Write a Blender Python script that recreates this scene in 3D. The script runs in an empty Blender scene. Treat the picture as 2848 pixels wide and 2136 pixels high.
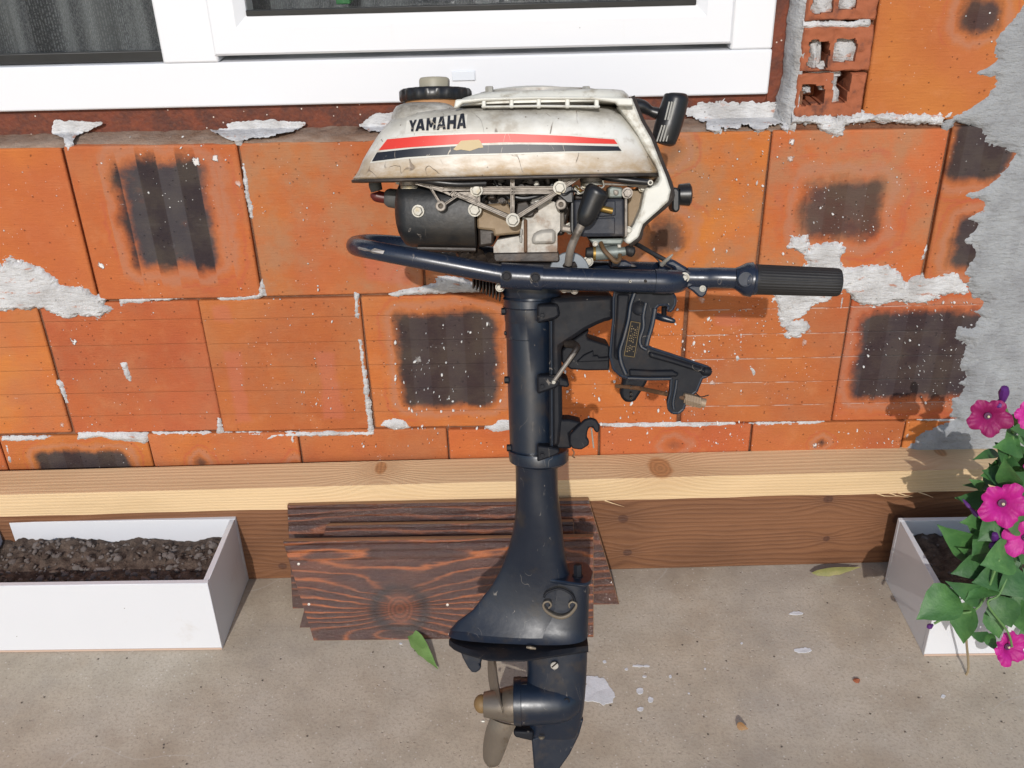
import bpy, bmesh, math, random
from mathutils import Vector, Matrix, noise as mnoise
from mathutils.bvhtree import BVHTree
R = math.radians
SC = bpy.context.scene
COL = SC.collection

# ------------------------------------------------------------------ camera
CAMP = Vector((0, -1.382, 1.097))
TH, RO, YA, FPX = .5035, -.02785, -.0213, 2660.
F_ = Vector((math.sin(YA)*math.cos(TH), math.cos(YA)*math.cos(TH), -math.sin(TH)))
R0 = Vector((math.cos(YA), -math.sin(YA), 0)); U0 = R0.cross(F_)
R_ = R0*math.cos(RO) + U0*math.sin(RO); U_ = R_.cross(F_)
cd = bpy.data.cameras.new('camera'); cam = bpy.data.objects.new('camera', cd); COL.objects.link(cam)
cd.sensor_width = 36; cd.lens = 36*FPX/2848; cd.clip_end = 300; cd.clip_start = .02
cam.matrix_world = Matrix(((R_.x, U_.x, -F_.x, CAMP.x), (R_.y, U_.y, -F_.y, CAMP.y), (R_.z, U_.z, -F_.z, CAMP.z), (0, 0, 0, 1)))
SC.camera = cam
# ------------------------------------------------------------------ light
SUN_DIR = Vector((.07, .885, -.47)).normalized()      # direction the light travels
w = bpy.data.worlds.new('World'); SC.world = w; w.use_nodes = True
nt = w.node_tree; bg = nt.nodes['Background']; sky = nt.nodes.new('ShaderNodeTexSky')
sky.sky_type = 'NISHITA'; sky.sun_disc = False
sky.sun_elevation = math.asin(-SUN_DIR.z); sky.sun_rotation = math.atan2(-SUN_DIR.x, -SUN_DIR.y)
nt.links.new(sky.outputs[0], bg.inputs[0]); bg.inputs[1].default_value = .15
ld = bpy.data.lights.new('sun', 'SUN'); ld.energy = 3.0; ld.angle = R(.5); ld.color = (1, .97, .93)
lo = bpy.data.objects.new('sun', ld); COL.objects.link(lo)
lo.rotation_euler = SUN_DIR.to_track_quat('-Z', 'Y').to_euler(); lo.location = (0, -3, 3)
SC.view_settings.view_transform = 'Standard'; SC.view_settings.look = 'None'
SC.view_settings.exposure = -0.10; SC.view_settings.gamma = 1; SC.view_settings.use_curve_mapping = False

# ------------------------------------------------------------------ pixel -> place
def ray(px, py):
    return (F_*FPX + R_*(px-1424) - U_*(py-1068)).normalized()
def W(px, py, y=0.):            # point on the vertical plane at distance y
    d = ray(px, py); return CAMP + d*((y-CAMP.y)/d.y)
def G(px, py, z=0.):            # point on the level z
    d = ray(px, py); return CAMP + d*((z-CAMP.z)/d.z)
LEAN = R(17); MO = Vector((.03, -.522, 0))
MR = Matrix.Rotation(-LEAN, 3, 'X'); MRi = MR.transposed()
def M(px, py, y=0.):            # point in the motor's own frame on its plane y
    o = MRi @ (CAMP-MO); d = MRi @ ray(px, py); return o + d*((y-o.y)/d.y)
def k1(x, y): return 950+x/2.212, 180+y/2.212
def k2(x, y): return 950+x/3.687, 450+y/3.687
def k3(x, y): return 1450+x/3.687, 450+y/3.687
def k4(x, y): return 1350+x/3.073, 780+y/3.073
def k5(x, y): return 1200+x/3.318, 1300+y/3.318
def k6(x, y): return 1200+x/3.805, 1700+y/3.805
def k7(x, y): return 1900+x/4.424, 650+y/4.424
def kp(x, y): return 2400+x/1.844, 1050+y/1.844
def kwl(x, y): return x/2.011, y/2.011
def kwr(x, y): return 1900+x/2.333, y/2.333
def kwm(x, y): return 1900+x/2.333, 650+y/2.333
def kll(x, y): return x/2.011, 650+y/2.011
def kbd(x, y): return 700+x/2.011, 1350+y/2.011
def kfl(x, y): return 1600+x/1.7724, 1300+y/1.7724

# ------------------------------------------------------------------ shader expressions
NT = None
class S:
    def __init__(s, o): s.o = o
    def __add__(a, b): return mth('ADD', a, b)
    __radd__ = __add__
    def __sub__(a, b): return mth('SUBTRACT', a, b)
    def __rsub__(a, b): return mth('SUBTRACT', b, a)
    def __mul__(a, b): return mth('MULTIPLY', a, b)
    __rmul__ = __mul__
    def __truediv__(a, b): return mth('DIVIDE', a, b)
    def __pow__(a, b): return mth('POWER', a, b)
def plug(v, sock):
    if isinstance(v, S): NT.links.new(v.o, sock)
    elif isinstance(v, (tuple, list)):
        sock.default_value = tuple(v)+((1,) if len(sock.default_value) == 4 and len(v) == 3 else ())
    else: sock.default_value = v
def mth(op, a, b=0., c=None, clamp=False):
    n = NT.nodes.new('ShaderNodeMath'); n.operation = op; n.use_clamp = clamp
    plug(a, n.inputs[0]); plug(b, n.inputs[1])
    if c is not None: plug(c, n.inputs[2])
    return S(n.outputs[0])
def absx(a): return mth('ABSOLUTE', a)
def mx(a, b): return mth('MAXIMUM', a, b)
def mn(a, b): return mth('MINIMUM', a, b)
def sin(a): return mth('SINE', a)
def sat(a): return mth('ADD', a, 0., clamp=True)
def step(f, a, b, lo=0., hi=1.):
    n = NT.nodes.new('ShaderNodeMapRange'); n.interpolation_type = 'SMOOTHSTEP'
    for i, v in enumerate((f, a, b, lo, hi)): plug(v, n.inputs[i])
    return S(n.outputs[0])
def objco():
    n = NT.nodes.new('ShaderNodeTexCoord'); return S(n.outputs['Object'])
def vmul(v, t):
    n = NT.nodes.new('ShaderNodeVectorMath'); n.operation = 'MULTIPLY'; plug(v, n.inputs[0]); n.inputs[1].default_value = t; return S(n.outputs[0])
def vadd(v, t):
    n = NT.nodes.new('ShaderNodeVectorMath'); n.operation = 'ADD'; plug(v, n.inputs[0]); plug(t, n.inputs[1]); return S(n.outputs[0])
def vlen(v):
    n = NT.nodes.new('ShaderNodeVectorMath'); n.operation = 'LENGTH'; plug(v, n.inputs[0]); return S(n.outputs['Value'])
def sep(v):
    n = NT.nodes.new('ShaderNodeSeparateXYZ'); plug(v, n.inputs[0]); return [S(o) for o in n.outputs]
def comb(x, y, z):
    n = NT.nodes.new('ShaderNodeCombineXYZ')
    for i, v in enumerate((x, y, z)): plug(v, n.inputs[i])
    return S(n.outputs[0])
def noi(v, sc, det=4., ro=.55, dis=0.):
    n = NT.nodes.new('ShaderNodeTexNoise'); plug(v, n.inputs['Vector']); n.inputs['Scale'].default_value = sc
    n.inputs['Detail'].default_value = det; n.inputs['Roughness'].default_value = ro; n.inputs['Distortion'].default_value = dis
    return S(n.outputs[0])
def vor(v, sc, rnd=1., feat='F1'):
    n = NT.nodes.new('ShaderNodeTexVoronoi'); n.feature = feat; plug(v, n.inputs['Vector']); n.inputs['Scale'].default_value = sc
    n.inputs['Randomness'].default_value = rnd
    return S(n.outputs['Distance']), (sep(S(n.outputs['Color']))[0] if feat == 'F1' else None)
def mixc(f, a, b):
    n = NT.nodes.new('ShaderNodeMix'); n.data_type = 'RGBA'; n.clamp_factor = True
    plug(f, n.inputs[0]); plug(a, n.inputs[6]); plug(b, n.inputs[7]); return S(n.outputs[2])
def specks(co, sc, size, keep):  # rare round spots: cell value above keep
    d, c = vor(co, sc); return step(d, size, size*.6)*step(c, keep, keep+.01)
def mat(name, fn):
    global NT
    m = bpy.data.materials.new(name); m.use_nodes = True; NT = m.node_tree
    b = NT.nodes['Principled BSDF']; r = fn(objco())
    for k, v in r.items():
        if k == 'bump':
            h, d = v; n = NT.nodes.new('ShaderNodeBump'); n.inputs['Strength'].default_value = 1.; n.inputs['Distance'].default_value = d
            plug(h, n.inputs['Height']); NT.links.new(n.outputs[0], b.inputs['Normal']); NT.links.new(n.outputs[0], b.inputs['Coat Normal'])
        else: plug(v, b.inputs[k])
    return m
SCUFF = {'navy_enamel', 'housing_enamel', 'tube_enamel', 'dark_casting_paint', 'black_satin_cover'}
def flat(name, col, rough=.5, metal=0., var=.15, bump=.0002, sc=60., coat=0., spec=.5, grime=None, gsc=14.):
    def fn(co):
        n = noi(co, sc, 5); n2 = noi(co, 9, 4)
        c = mixc(n*var+n2*var, col, tuple(x*(1-1.2*var) for x in col))
        if grime: c = mixc(step(noi(co, gsc, 6, .65), .52, .7)*.8, c, grime)
        if name in SCUFF:
            sc_ = step(absx(noi(vmul(co, (45, 45, 16)), 1, 1.5, .5, .7)-.5), .0040, .001)*step(noi(co, 38, 3), .56, .62); ch = step(noi(vmul(vadd(co, (4, 4, 4)), (1, 1, .8)), 95, 5, .7), .695, .72)
            c = mixc(mx(sc_*.6, ch*.8), c, (.24, .21, .18))
        return {'Base Color': c, 'Roughness': rough+(n-.5)*.25, 'Metallic': metal, 'bump': (n, bump), 'Coat Weight': coat, 'Specular IOR Level': spec}
    return mat(name, fn)

# ------------------------------------------------------------------ mesh helpers
def tag(o, label=None, cat=None, group=None, kind=None):
    for k, v in (('label', label), ('category', cat), ('group', group), ('kind', kind)):
        if v: o[k] = v
    return o
def empty(name, loc=(0, 0, 0), rot=(0, 0, 0)):
    o = bpy.data.objects.new(name, None); COL.objects.link(o); o.location = loc; o.rotation_euler = rot; o.empty_display_size = .05
    return o
def mesh(name, vs, fs, m, parent=None, bevel=0., smooth=.6, seg=2, loc=None, sub=0):
    me = bpy.data.meshes.new(name); me.from_pydata([tuple(v) for v in vs], [], fs); me.validate()
    bm = bmesh.new(); bm.from_mesh(me); bmesh.ops.recalc_face_normals(bm, faces=bm.faces); bm.to_mesh(me); bm.free()
    if m: me.materials.append(m)
    if smooth:
        me.polygons.foreach_set('use_smooth', [True]*len(me.polygons)); me.set_sharp_from_angle(angle=smooth)
    o = bpy.data.objects.new(name, me); COL.objects.link(o)
    if parent: o.parent = parent
    if loc is not None: o.location = loc
    if bevel:
        b = o.modifiers.new('b', 'BEVEL'); b.width = bevel; b.segments = seg; b.limit_method = 'ANGLE'; b.angle_limit = R(35)
    if sub:
        s = o.modifiers.new('s', 'SUBSURF'); s.levels = s.render_levels = sub
    return o
class MB:
    def __init__(s): s.v = []; s.f = []
    def add(s, vs, fs):
        n = len(s.v); s.v += [Vector(v) for v in vs]; s.f += [tuple(i+n for i in f) for f in fs]; return s
    def box(s, a, b):
        x0, y0, z0 = a; x1, y1, z1 = b
        return s.add([(x0, y0, z0), (x1, y0, z0), (x1, y1, z0), (x0, y1, z0), (x0, y0, z1), (x1, y0, z1), (x1, y1, z1), (x0, y1, z1)],
                     [(0, 3, 2, 1), (4, 5, 6, 7), (0, 1, 5, 4), (1, 2, 6, 5), (2, 3, 7, 6), (3, 0, 4, 7)])
    def hexa(s, p):  # eight corners, bottom four then top four
        return s.add(p, [(0, 3, 2, 1), (4, 5, 6, 7), (0, 1, 5, 4), (1, 2, 6, 5), (2, 3, 7, 6), (3, 0, 4, 7)])
    def prism(s, pts, y0, y1):   # outline of (x,z) between two depths
        n = len(pts)
        return s.add([(p[0], y0, p[1]) for p in pts]+[(p[0], y1, p[1]) for p in pts],
                     [tuple(range(n)), tuple(range(2*n-1, n-1, -1))]+[(i, n+i, n+(i+1) % n, (i+1) % n) for i in range(n)])
    def rings(s, rs, cap=True):
        n = len(rs[0]); vs = [v for r in rs for v in r]; fs = []
        for i in range(len(rs)-1):
            for j in range(n):
                a = i*n+j; b = i*n+(j+1) % n; fs.append((a, b, b+n, a+n))
        if cap: fs += [tuple(range(n-1, -1, -1)), tuple(range((len(rs)-1)*n, len(rs)*n))]
        return s.add(vs, fs)
    def tube(s, path, r, n=14, cap=True, flat=None):
        P = [Vector(p) for p in path]; rr = r if isinstance(r, (list, tuple)) else [r]*len(P)
        T = [((P[min(i+1, len(P)-1)]-P[max(i-1, 0)])).normalized() for i in range(len(P))]
        up = Vector((0, 0, 1)) if abs(T[0].z) < .8 else Vector((1, 0, 0)); N = (up-T[0]*up.dot(T[0])).normalized(); rs = []
        for i, p in enumerate(P):
            N = (N-T[i]*N.dot(T[i])).normalized(); B = T[i].cross(N); f = flat or 1.
            rs.append([p+(N*math.cos(a)*rr[i]*f+B*math.sin(a)*rr[i]) for a in [2*math.pi*k/n for k in range(n)]])
        return s.rings(rs, cap)
    def lathe(s, c, axis, prof, n=28):   # prof: (distance along axis, radius)
        c = Vector(c); axis = Vector(axis).normalized(); up = Vector((0, 0, 1)) if abs(axis.z) < .8 else Vector((1, 0, 0))
        N = (up-axis*up.dot(axis)).normalized(); B = axis.cross(N)
        return s.rings([[c+axis*t+(N*math.cos(2*math.pi*k/n)+B*math.sin(2*math.pi*k/n))*max(r, 1e-5) for k in range(n)] for t, r in prof])
    def obj(s, name, m, parent=None, **kw): return mesh(name, s.v, s.f, m, parent, **kw)
def cat(P, k=6):   # smooth curve through the points
    P = [Vector(p) for p in P]; out = []
    for i in range(len(P)-1):
        a, b, c, d = P[max(i-1, 0)], P[i], P[i+1], P[min(i+2, len(P)-1)]
        for j in range(k):
            t = j/k; out.append(.5*((2*b)+(c-a)*t+(2*a-5*b+4*c-d)*t*t+(3*b-a-3*c+d)*t*t*t))
    out.append(P[-1]); return out
def frac(pts, it, amp, rnd, closed=True):   # ragged outline
    for _ in range(it):
        out = []; n = len(pts)
        for i in range(n if closed else n-1):
            a, b = pts[i], pts[(i+1) % n]; out.append(a); dx, dz = b[0]-a[0], b[1]-a[1]; k = rnd.gauss(0, amp)
            out.append(((a[0]+b[0])/2-dz*k, (a[1]+b[1])/2+dx*k))
        if not closed: out.append(pts[-1])
        pts = out
    return pts

# ------------------------------------------------------------------ materials: setting
def brick_mat(rnd, burns=(), dull=0., white=.9, stripes=False, score=0.):
    o = (rnd.uniform(-9, 9), rnd.uniform(-9, 9), rnd.uniform(-9, 9)); tint = rnd.uniform(.84, 1.12); hue = rnd.uniform(-.022, .020); red = rnd.uniform(0, .4)
    def fn(co):
        x, y, z = sep(co); c2 = vadd(co, o)
        big = noi(c2, 7, 4); fine = noi(vmul(c2, (40, 40, 420)), 1, 3); gr = noi(c2, 260, 3); med = noi(c2, 34, 5, .6)
        c = mixc(step(big, .3, .7), (.475*tint, .152*tint+hue, .038), (.40*tint, .110*tint+hue*.7, .032))
        c = mixc(step(med, .5, .75)*.3, c, (.50, .20, .085))
        c = mixc((fine-.35)*.5, c, (.30, .075, .025)); c = mixc(step(noi(vadd(c2, (8, 1, 3)), 5.5, 4), .42, .62)*red, c, (.40, .105, .052))
        pit = specks(vadd(c2, (6, 6, 6)), 150, .22, .86); c = mixc(pit*.5, c, (.16, .05, .025))
        if dull: c = mixc(step(noi(c2, 11, 6, .65), .4, .66)*dull, c, (.33, .17, .09))
        h = fine*.5+gr*.5
        sc = 0.
        for k in range(5 if score else 0):          # five shallow scores along the block
            d = absx(z-(-.088+.044*k)+(noi(c2, 5, 2)-.5)*.003); g = step(d, .0013, .0003); h = h-g*.5*score
            c = mixc(g*(.28*score if white > .75 else .5)*(1. if white > .75 else step(noi(vmul(c2, (30, 3, 3)), 1, 4), .42, .55)), c, (.28, .10, .04) if white > .75 else (.55, .50, .46))
        for (cx, cz, hx, hz, soft, st) in burns:
            if not st:
                d = mx(absx(x-cx)-hx, absx(z-cz)-hz)+(noi(vadd(c2, (cx*9, 0, cz*9)), 16, 4)-.5)*.03; c = mixc(step(d, .006, -.004)*.5, c, (.42, .125, .075)); continue
            dx = absx(x-cx)-hx; dz = absx(z-cz)-hz
            px_ = mx(dx+.018, 0.); pz_ = mx(dz+.018, 0.); d = mth('SQRT', px_*px_+pz_*pz_)-.018+(noi(vadd(c2, (cx*9, 0, cz*9)), 24, 6, .68)-.5)*.055*(soft/.02)+step(sin((x-cx)*108.+cx*40.), -.12, .12)*soft*(.6 if stripes else .18)-soft*(.3 if stripes else .09)
            ring = step(absx(d-soft*1.1), soft*.8, 0.)
            c = mixc(ring*.5, c, (.35, .17, .11))
            rim = step(absx(d-soft*2.2), soft*.35, 0.)
            c = mixc(rim*.42*step(noi(c2, 9, 2), .4, .55), c, (.38, .080, .045))
            f = step(d, soft*.8, -soft*.7)
            dark = mixc(step(noi(c2, 22, 4), .35, .7), (.018, .018, .023), (.042, .038, .034))
            dark = mixc(step(sin((x-cx)*108.+cx*40.), -.12, .12)*(.30 if stripes else .14), dark, (.085, .088, .10)); dark = mixc(step(noi(vmul(c2, (25, 25, 90)), 1, 5, .7), .55, .75)*.4, dark, (.065, .06, .058))
            c = mixc(f*st, c, dark)
        dirt = step(noi(c2, 90, 5, .7), .66, .74)*step(big, .45, .6)
        c = mixc(dirt*.7, c, (.08, .05, .035))
        sm = specks(c2, 95, .16, white); bg_ = specks(vadd(c2, vmul(comb(med, big, gr), (.02, .02, .02))), 34, .2, white+.03)
        smear = step(noi(vmul(c2, (70, 70, 110)), 1, 6, .75), .66, .72)*step(noi(c2, 14, 3), .52, .62); tiny = specks(vadd(c2, (2, 2, 2)), 230, .2, min(.95, white+.02))
        clus = step(noi(vadd(c2, (5, 5, 5)), 9, 3), .44, .60); c = mixc(mx(mx(mx(sm*clus, bg_*clus), tiny*clus*.8), smear*.55), c, (.66, .645, .63))
        return {'Base Color': c, 'Roughness': .85, 'bump': (h+mx(sm, bg_)*clus*2.-pit*1.2+med*.8, .0013), 'Specular IOR Level': .25}
    return mat('fired_clay', fn)
def plaster_mat(name, c0, c1, speck=.6, b=.003, streak=0.):
    def fn(co):
        n = noi(co, 22, 7, .65); n2 = noi(vmul(co, (1, 1, 3)), 60, 5, .6); n3 = noi(vmul(vadd(co, (3, 1, 2)), (5, 5, 1.2)), 3, 4)
        c = mixc(step(n, .35, .68), c0, c1); c = mixc(step(n3, .52, .7)*.4, c, tuple(min(1, x*1.45) for x in c0))
        c = mixc(specks(co, 160, .25, .93)*speck, c, (.09, .08, .07))
        if streak: c = mixc(step(noi(vmul(vadd(co, (1, 0, 4)), (34, 34, 120)), 1, 6, .72), .60, .66)*.75, c, (.40, .15, .075))
        return {'Base Color': c, 'Roughness': .92, 'bump': (n*1.8+n2*1.3+noi(co, 380, 2)*.25, b), 'Specular IOR Level': .2}
    return mat(name, fn)
MORTAR = plaster_mat('pale_mortar', (.57, .57, .575), (.39, .38, .375), streak=1.)
RENDER = plaster_mat('grey_render', (.31, .32, .33), (.245, .25, .26), .3, .003)
BED = plaster_mat('joint_mortar', (.20, .10, .06), (.12, .05, .03))
def conc(co):
    n = noi(co, 3.2, 6, .6); n2 = noi(co, 16, 6, .62); n3 = noi(co, 210, 5, .7); x, y, z = sep(co)
    c = mixc(step(n2, .32, .7), (.475, .405, .315), (.385, .325, .25)); c = mixc(step(n, .40, .68)*.55, c, (.55, .50, .43))
    c = mixc(step(noi(co, 5, 5, .6), .50, .70)*.5, c, (.33, .25, .175)); c = mixc(step(noi(vadd(co, (3, 8, 0)), 2.2, 5, .65), .52, .68)*.4, c, (.27, .245, .22)); c = mixc(step(y, -.16, -.075)*step(noi(co, 12, 5, .6), .3, .6)*.4, c, (.22, .17, .13))
    c = mixc(step(n3, .45, .68)*.55, c, (.29, .24, .19))
    c = mixc(specks(co, 210, .2, .84)*.5, c, (.15, .12, .10)); c = mixc(specks(vadd(co, (4, 3, 0)), 95, .13, .93)*.6, c, (.09, .06, .045))
    c = mixc(specks(vadd(co, (1, 7, 0)), 190, .3, .9)*.6, c, (.62, .58, .52))
    sc = step(absx(noi(vadd(co, (9, 2, 0)), 2.6, 1.5, .5)-.5), .0022, .0006)*step(noi(co, 5, 2), .5, .6); c = mixc(sc*.22, c, (.55, .52, .48))
    return {'Base Color': c, 'Roughness': .88, 'bump': (n3*.6+n2*.6+specks(co, 105, .22, .82)*-.8, .0009), 'Specular IOR Level': .25}
CONC = mat('worn_concrete', conc)
PAINT = plaster_mat('spilt_white_paint', (.66, .67, .70), (.56, .57, .59), .5, .0008)
def rusty(co):
    n = noi(co, 26, 6, .65); n2 = noi(co, 170, 4, .6)
    c = mixc(step(n, .35, .65), (.16, .035, .014), (.075, .022, .014)); c = mixc((n2-.45)*1.2, c, (.24, .065, .02))
    c = mixc(specks(co, 150, .2, .88), c, (.6, .52, .45))
    return {'Base Color': c, 'Roughness': .7, 'bump': (n*.8+n2, .0015)}
RUST = mat('red_oxide_rust', rusty)
def pvc(co):
    n = noi(co, 2.5, 3); s = step(noi(vmul(co, (30, 1, 2)), 1, 5, .7), .62, .78)
    c = mixc(n*.2, (.70, .71, .735), (.65, .66, .69)); c = mixc(s*.07, c, (.5, .42, .3)); c = mixc(specks(co, 22, .035, .8)*.8, c, (.1, .07, .05))
    return {'Base Color': c, 'Roughness': .32, 'bump': (noi(co, 40, 2), .0002)}
PVC = mat('white_pvc', pvc)
def melam(co):
    c = mixc(noi(co, 3, 3), (.64, .65, .68), (.58, .585, .61)); c = mixc(step(noi(co, 9, 6, .7), .6, .78)*.35, c, (.40, .32, .24)); c = mixc(specks(co, 26, .03, .7)*.9, c, (.12, .08, .05))
    return {'Base Color': c, 'Roughness': .38, 'bump': (noi(co, 300, 2), .0001)}
MELAM = mat('white_laminate', melam)
CHIP = flat('laminate_edge', (.50, .36, .28), .7)
GASKET = flat('black_gasket', (.012, .013, .014), .4)
def wood_mat(name, ca, cb, knots=(), dens=150., rough=.6, coat=0., bumpd=.0006, kcol=(.10, .035, .012), wet=0., warp=.012, cr=.04, contrast=.75, pw=3., spark=0., eye=0.):
    def fn(co):
        x, y, z = sep(co); n = noi(vmul(co, (1.3, 9, 9)), 1, 3); v = z+y*.6
        g = v+(n-.5)*warp*2+(noi(vmul(co, (5, 26, 26)), 1, 4)-.5)*warp*.9; kd = None
        for (kx, kz, kr, ks) in knots:
            q = comb((x-kx)*.55, 0., v-kz); d = vlen(q); e = mth('EXPONENT', d*d*(-1./(ks*ks)))
            sg = (v-kz)/(d+.004); g = g+sg*e*ks*.75
            dd = vlen(comb(x-kx, 0., v-kz)) + (noi(co, 60, 3)-.5)*kr*.5
            k = step(dd, kr*1.15, kr*.75); kd = k if kd is None else mx(kd, k)
        ring = sin(g*dens*6.28*.16 + noi(vmul(co, (3, 30, 30)), 1, 3)*5)*.5+.5
        fib = noi(vmul(co, (14, 700, 700)), 1, 3, .6); soft = noi(vmul(co, (3, 18, 18)), 1, 4)
        t = sat(1.-ring**pw*contrast*(.45+step(noi(vmul(co, (2, 16, 16)), 1, 3), .35, .6)*.55)+(fib-.5)*.5)
        c = mixc(t, ca, cb); c = mixc(step(soft, .45, .7)*.25, c, tuple(q*.72 for q in ca))
        if kd is not None:
            halo = kd*0.
            for (kx, kz, kr, ks) in knots:
                halo = mx(halo, step(vlen(comb((x-kx)*.6, 0., v-kz)), kr*3.2, kr*.6))
            c = mixc(halo*.45, c, tuple(.45*q+.55*k for q, k in zip(cb, kcol))); kk = sin(vlen(comb((x-knots[0][0]), 0., v-knots[0][1]))*900+noi(co, 50, 3)*6)*.5+.5
            if eye: c = mixc(step(absx(vlen(comb((x-knots[0][0])*.85, 0., v-knots[0][1]))+(noi(co, 25, 3)-.5)*.01-knots[0][2]*1.45), knots[0][2]*.55, 0.)*.9, c, (.014, .005, .004))
            c = mixc(kd*.85, c, mixc(kk, kcol, tuple(q*(2.2 if eye else 1.35) for q in kcol)))
        if wet: c = mixc(step(noi(vmul(co, (1, 2, 2)), 5, 4), .45, .7)*wet, c, tuple(q*.45 for q in ca))
        return {'Base Color': c, 'Roughness': rough+(fib-.5)*.3, 'Coat Weight': coat, 'Coat Roughness': cr,
                'bump': (ring*(1.3 if coat else .5)+fib*(.5 if coat else 1.1)+noi(vmul(co, (.6, 1, 1)), 260, 4, .7)*(spark if spark else .3), bumpd)}
    return mat(name, fn)

# ------------------------------------------------------------------ setting: floor and wall
gb = MB(); gb.add([(-20, -30, 0), (20, -30, 0), (20, .3, 0), (-20, .3, 0)], [(0, 1, 2, 3)])
floor = tag(gb.obj('floor', CONC), kind='structure')
rb = MB(); rb.box((-2.6, .9, 0), (1.6, .95, 2.4)); rb.box((-2.6, .3, 2.4), (1.6, .95, 2.45)); rb.box((-2.65, .3, 0), (-2.6, .95, 2.4)); rb.box((1.6, .3, 0), (1.65, .95, 2.4)); rb.box((-2.6, .3, -.002), (1.6, .9, .004))
tag(rb.obj('room_wall', flat('dim_room', (.07, .08, .085), .9)), kind='structure')

ZB, BW, BH = .252, .2574, .246          # bed height of the middle course, block pitch and course height
WX0 = -.7799+.0                         # first upright joint of the middle course
ROWZ = [ZB-BH, ZB, ZB+BH, ZB+2*BH]
wall = tag(empty('brick_wall'), 'unplastered wall of orange hollow clay blocks with grey mortar and scorched patches behind the outboard motor', 'wall')
rnd = random.Random(7)
WR = W(*kwr(705, 700), 0).x             # where the hollow cut bricks start, right of the window
def block(x0, x1, z0, z1, m, y0=0., y1=.2):
    cx, cz = (x0+x1)/2, (z0+z1)/2; hx, hz = (x1-x0)/2-.0017, (z1-z0)/2-.0018
    j = [rnd.uniform(-.0016, .0016) for _ in range(8)]; yy = y0+rnd.uniform(-.003, .002); t = rnd.uniform(-.0015, .0015)
    p = [(-hx+j[0], yy+t, -hz+j[1]), (hx+j[2], yy-t, -hz+j[3]), (hx+j[2], y1, -hz+j[3]), (-hx+j[0], y1, -hz+j[1]),
         (-hx+j[4], yy+t, hz+j[5]), (hx+j[6], yy-t, hz+j[7]), (hx+j[6], y1, hz+j[7]), (-hx+j[4], y1, hz+j[5])]
    return MB().hexa(p).obj('brick', m, wall, bevel=.003, loc=(cx, 0, cz))
# scorch marks, per course and index: centre, half size, softness, strength, stripes
BU = {(2, 0): None}
def bl(px0, py0, px1, py1, x0, x1, z0, z1, soft, st):
    a = W(px0, py0); b = W(px1, py1); cx, cz = (x0+x1)/2, (z0+z1)/2
    return ((a.x+b.x)/2-cx, (a.z+b.z)/2-cz, abs(b.x-a.x)/2, abs(b.z-a.z)/2, soft, st)
marks = [  # pixel boxes of the dark patches
 (315, 445, 620, 740, .016, .97, True), (1100, 870, 1390, 1125, .013, .95, False), (2245, 505, 2430, 660, .018, .85, False), (2665, 330, 2800, 500, .013, .95, False),
 (2665, 600, 2760, 745, .012, .95, False), (2400, 870, 2690, 1105, .014, .95, False), (95, 1258, 375, 1330, .010, .95, False), (545, 1268, 575, 1300, .010, .7, False), (815, 1278, 835, 1300, .010, .45, False),
 (1805, 620, 1900, 700, .016, .8, False), (1120, 765, 1140, 785, .012, .55, False), (2270, 1220, 2300, 1240, .008, .8, False), (2680, 0, 2770, 90, .012, .9, False), (1840, 390, 1900, 440, .012, .35, False), (1850, 1225, 1900, 1250, .012, .4, False)]
pinks = [(625, 980, 700, 1170), (880, 985, 950, 1160), (590, 850, 640, 890), (1010, 700, 1130, 780), (1990, 870, 2060, 905)]
for row, off, lo_, hi_ in ((0, .125, -5, 10), (1, 0., -5, 10), (2, .104, -5, 10)):
    z0, z1 = ROWZ[row], ROWZ[row+1]
    for i in range(lo_, hi_):
        x0 = WX0+off+i*BW-(BW if row == 2 and False else 0); x1 = x0+BW; bs = []; st = False
        for (a, b, c, d, soft, s_, stp) in marks:
            q = W((a+c)/2, (b+d)/2)
            if x0 < q.x < x1 and z0 < q.z < z1:
                bs.append(bl(a, b, c, d, x0, x1, z0, z1, soft, s_)); st |= stp
        for (a, b, c, d) in pinks:
            q = W((a+c)/2, (b+d)/2)
            if x0 < q.x < x1 and z0 < q.z < z1: bs.append(bl(a, b, c, d, x0, x1, z0, z1, .006, .0))
        xm = (x0+x1)/2
        block(x0, x1, z0, z1, brick_mat(rnd, bs, dull=(.75 if row == 2 and -.35 < xm < .5 else .25 if rnd.random() < .4 else 0.), white=(.70 if xm > .2 and row == 1 else .80 if xm > .1 else .9), stripes=st, score=(1. if row == 1 else .0)))
# blocks beside the window, right of the cut hollow bricks
BX = W(*kwr(1215, 400), 0).x
for r in range(3, 9):
    zz = ROWZ[3]+(r-3)*BH+.008
    for i in range(0, 5):
        x0 = BX+i*BW*(1 if r % 2 else 1)-(0 if r % 2 else 0); bs = []
        if r == 3:
            for (a, b, c, d, soft, s_, stp) in marks:
                q = W((a+c)/2, (b+d)/2)
                if x0 < q.x < x0+BW and zz < q.z < zz+BH: bs.append(bl(a, b, c, d, x0, x0+BW, zz, zz+BH, soft, s_))
        block(x0, x0+BW, zz, zz+BH, brick_mat(rnd, bs, white=.9))
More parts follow.
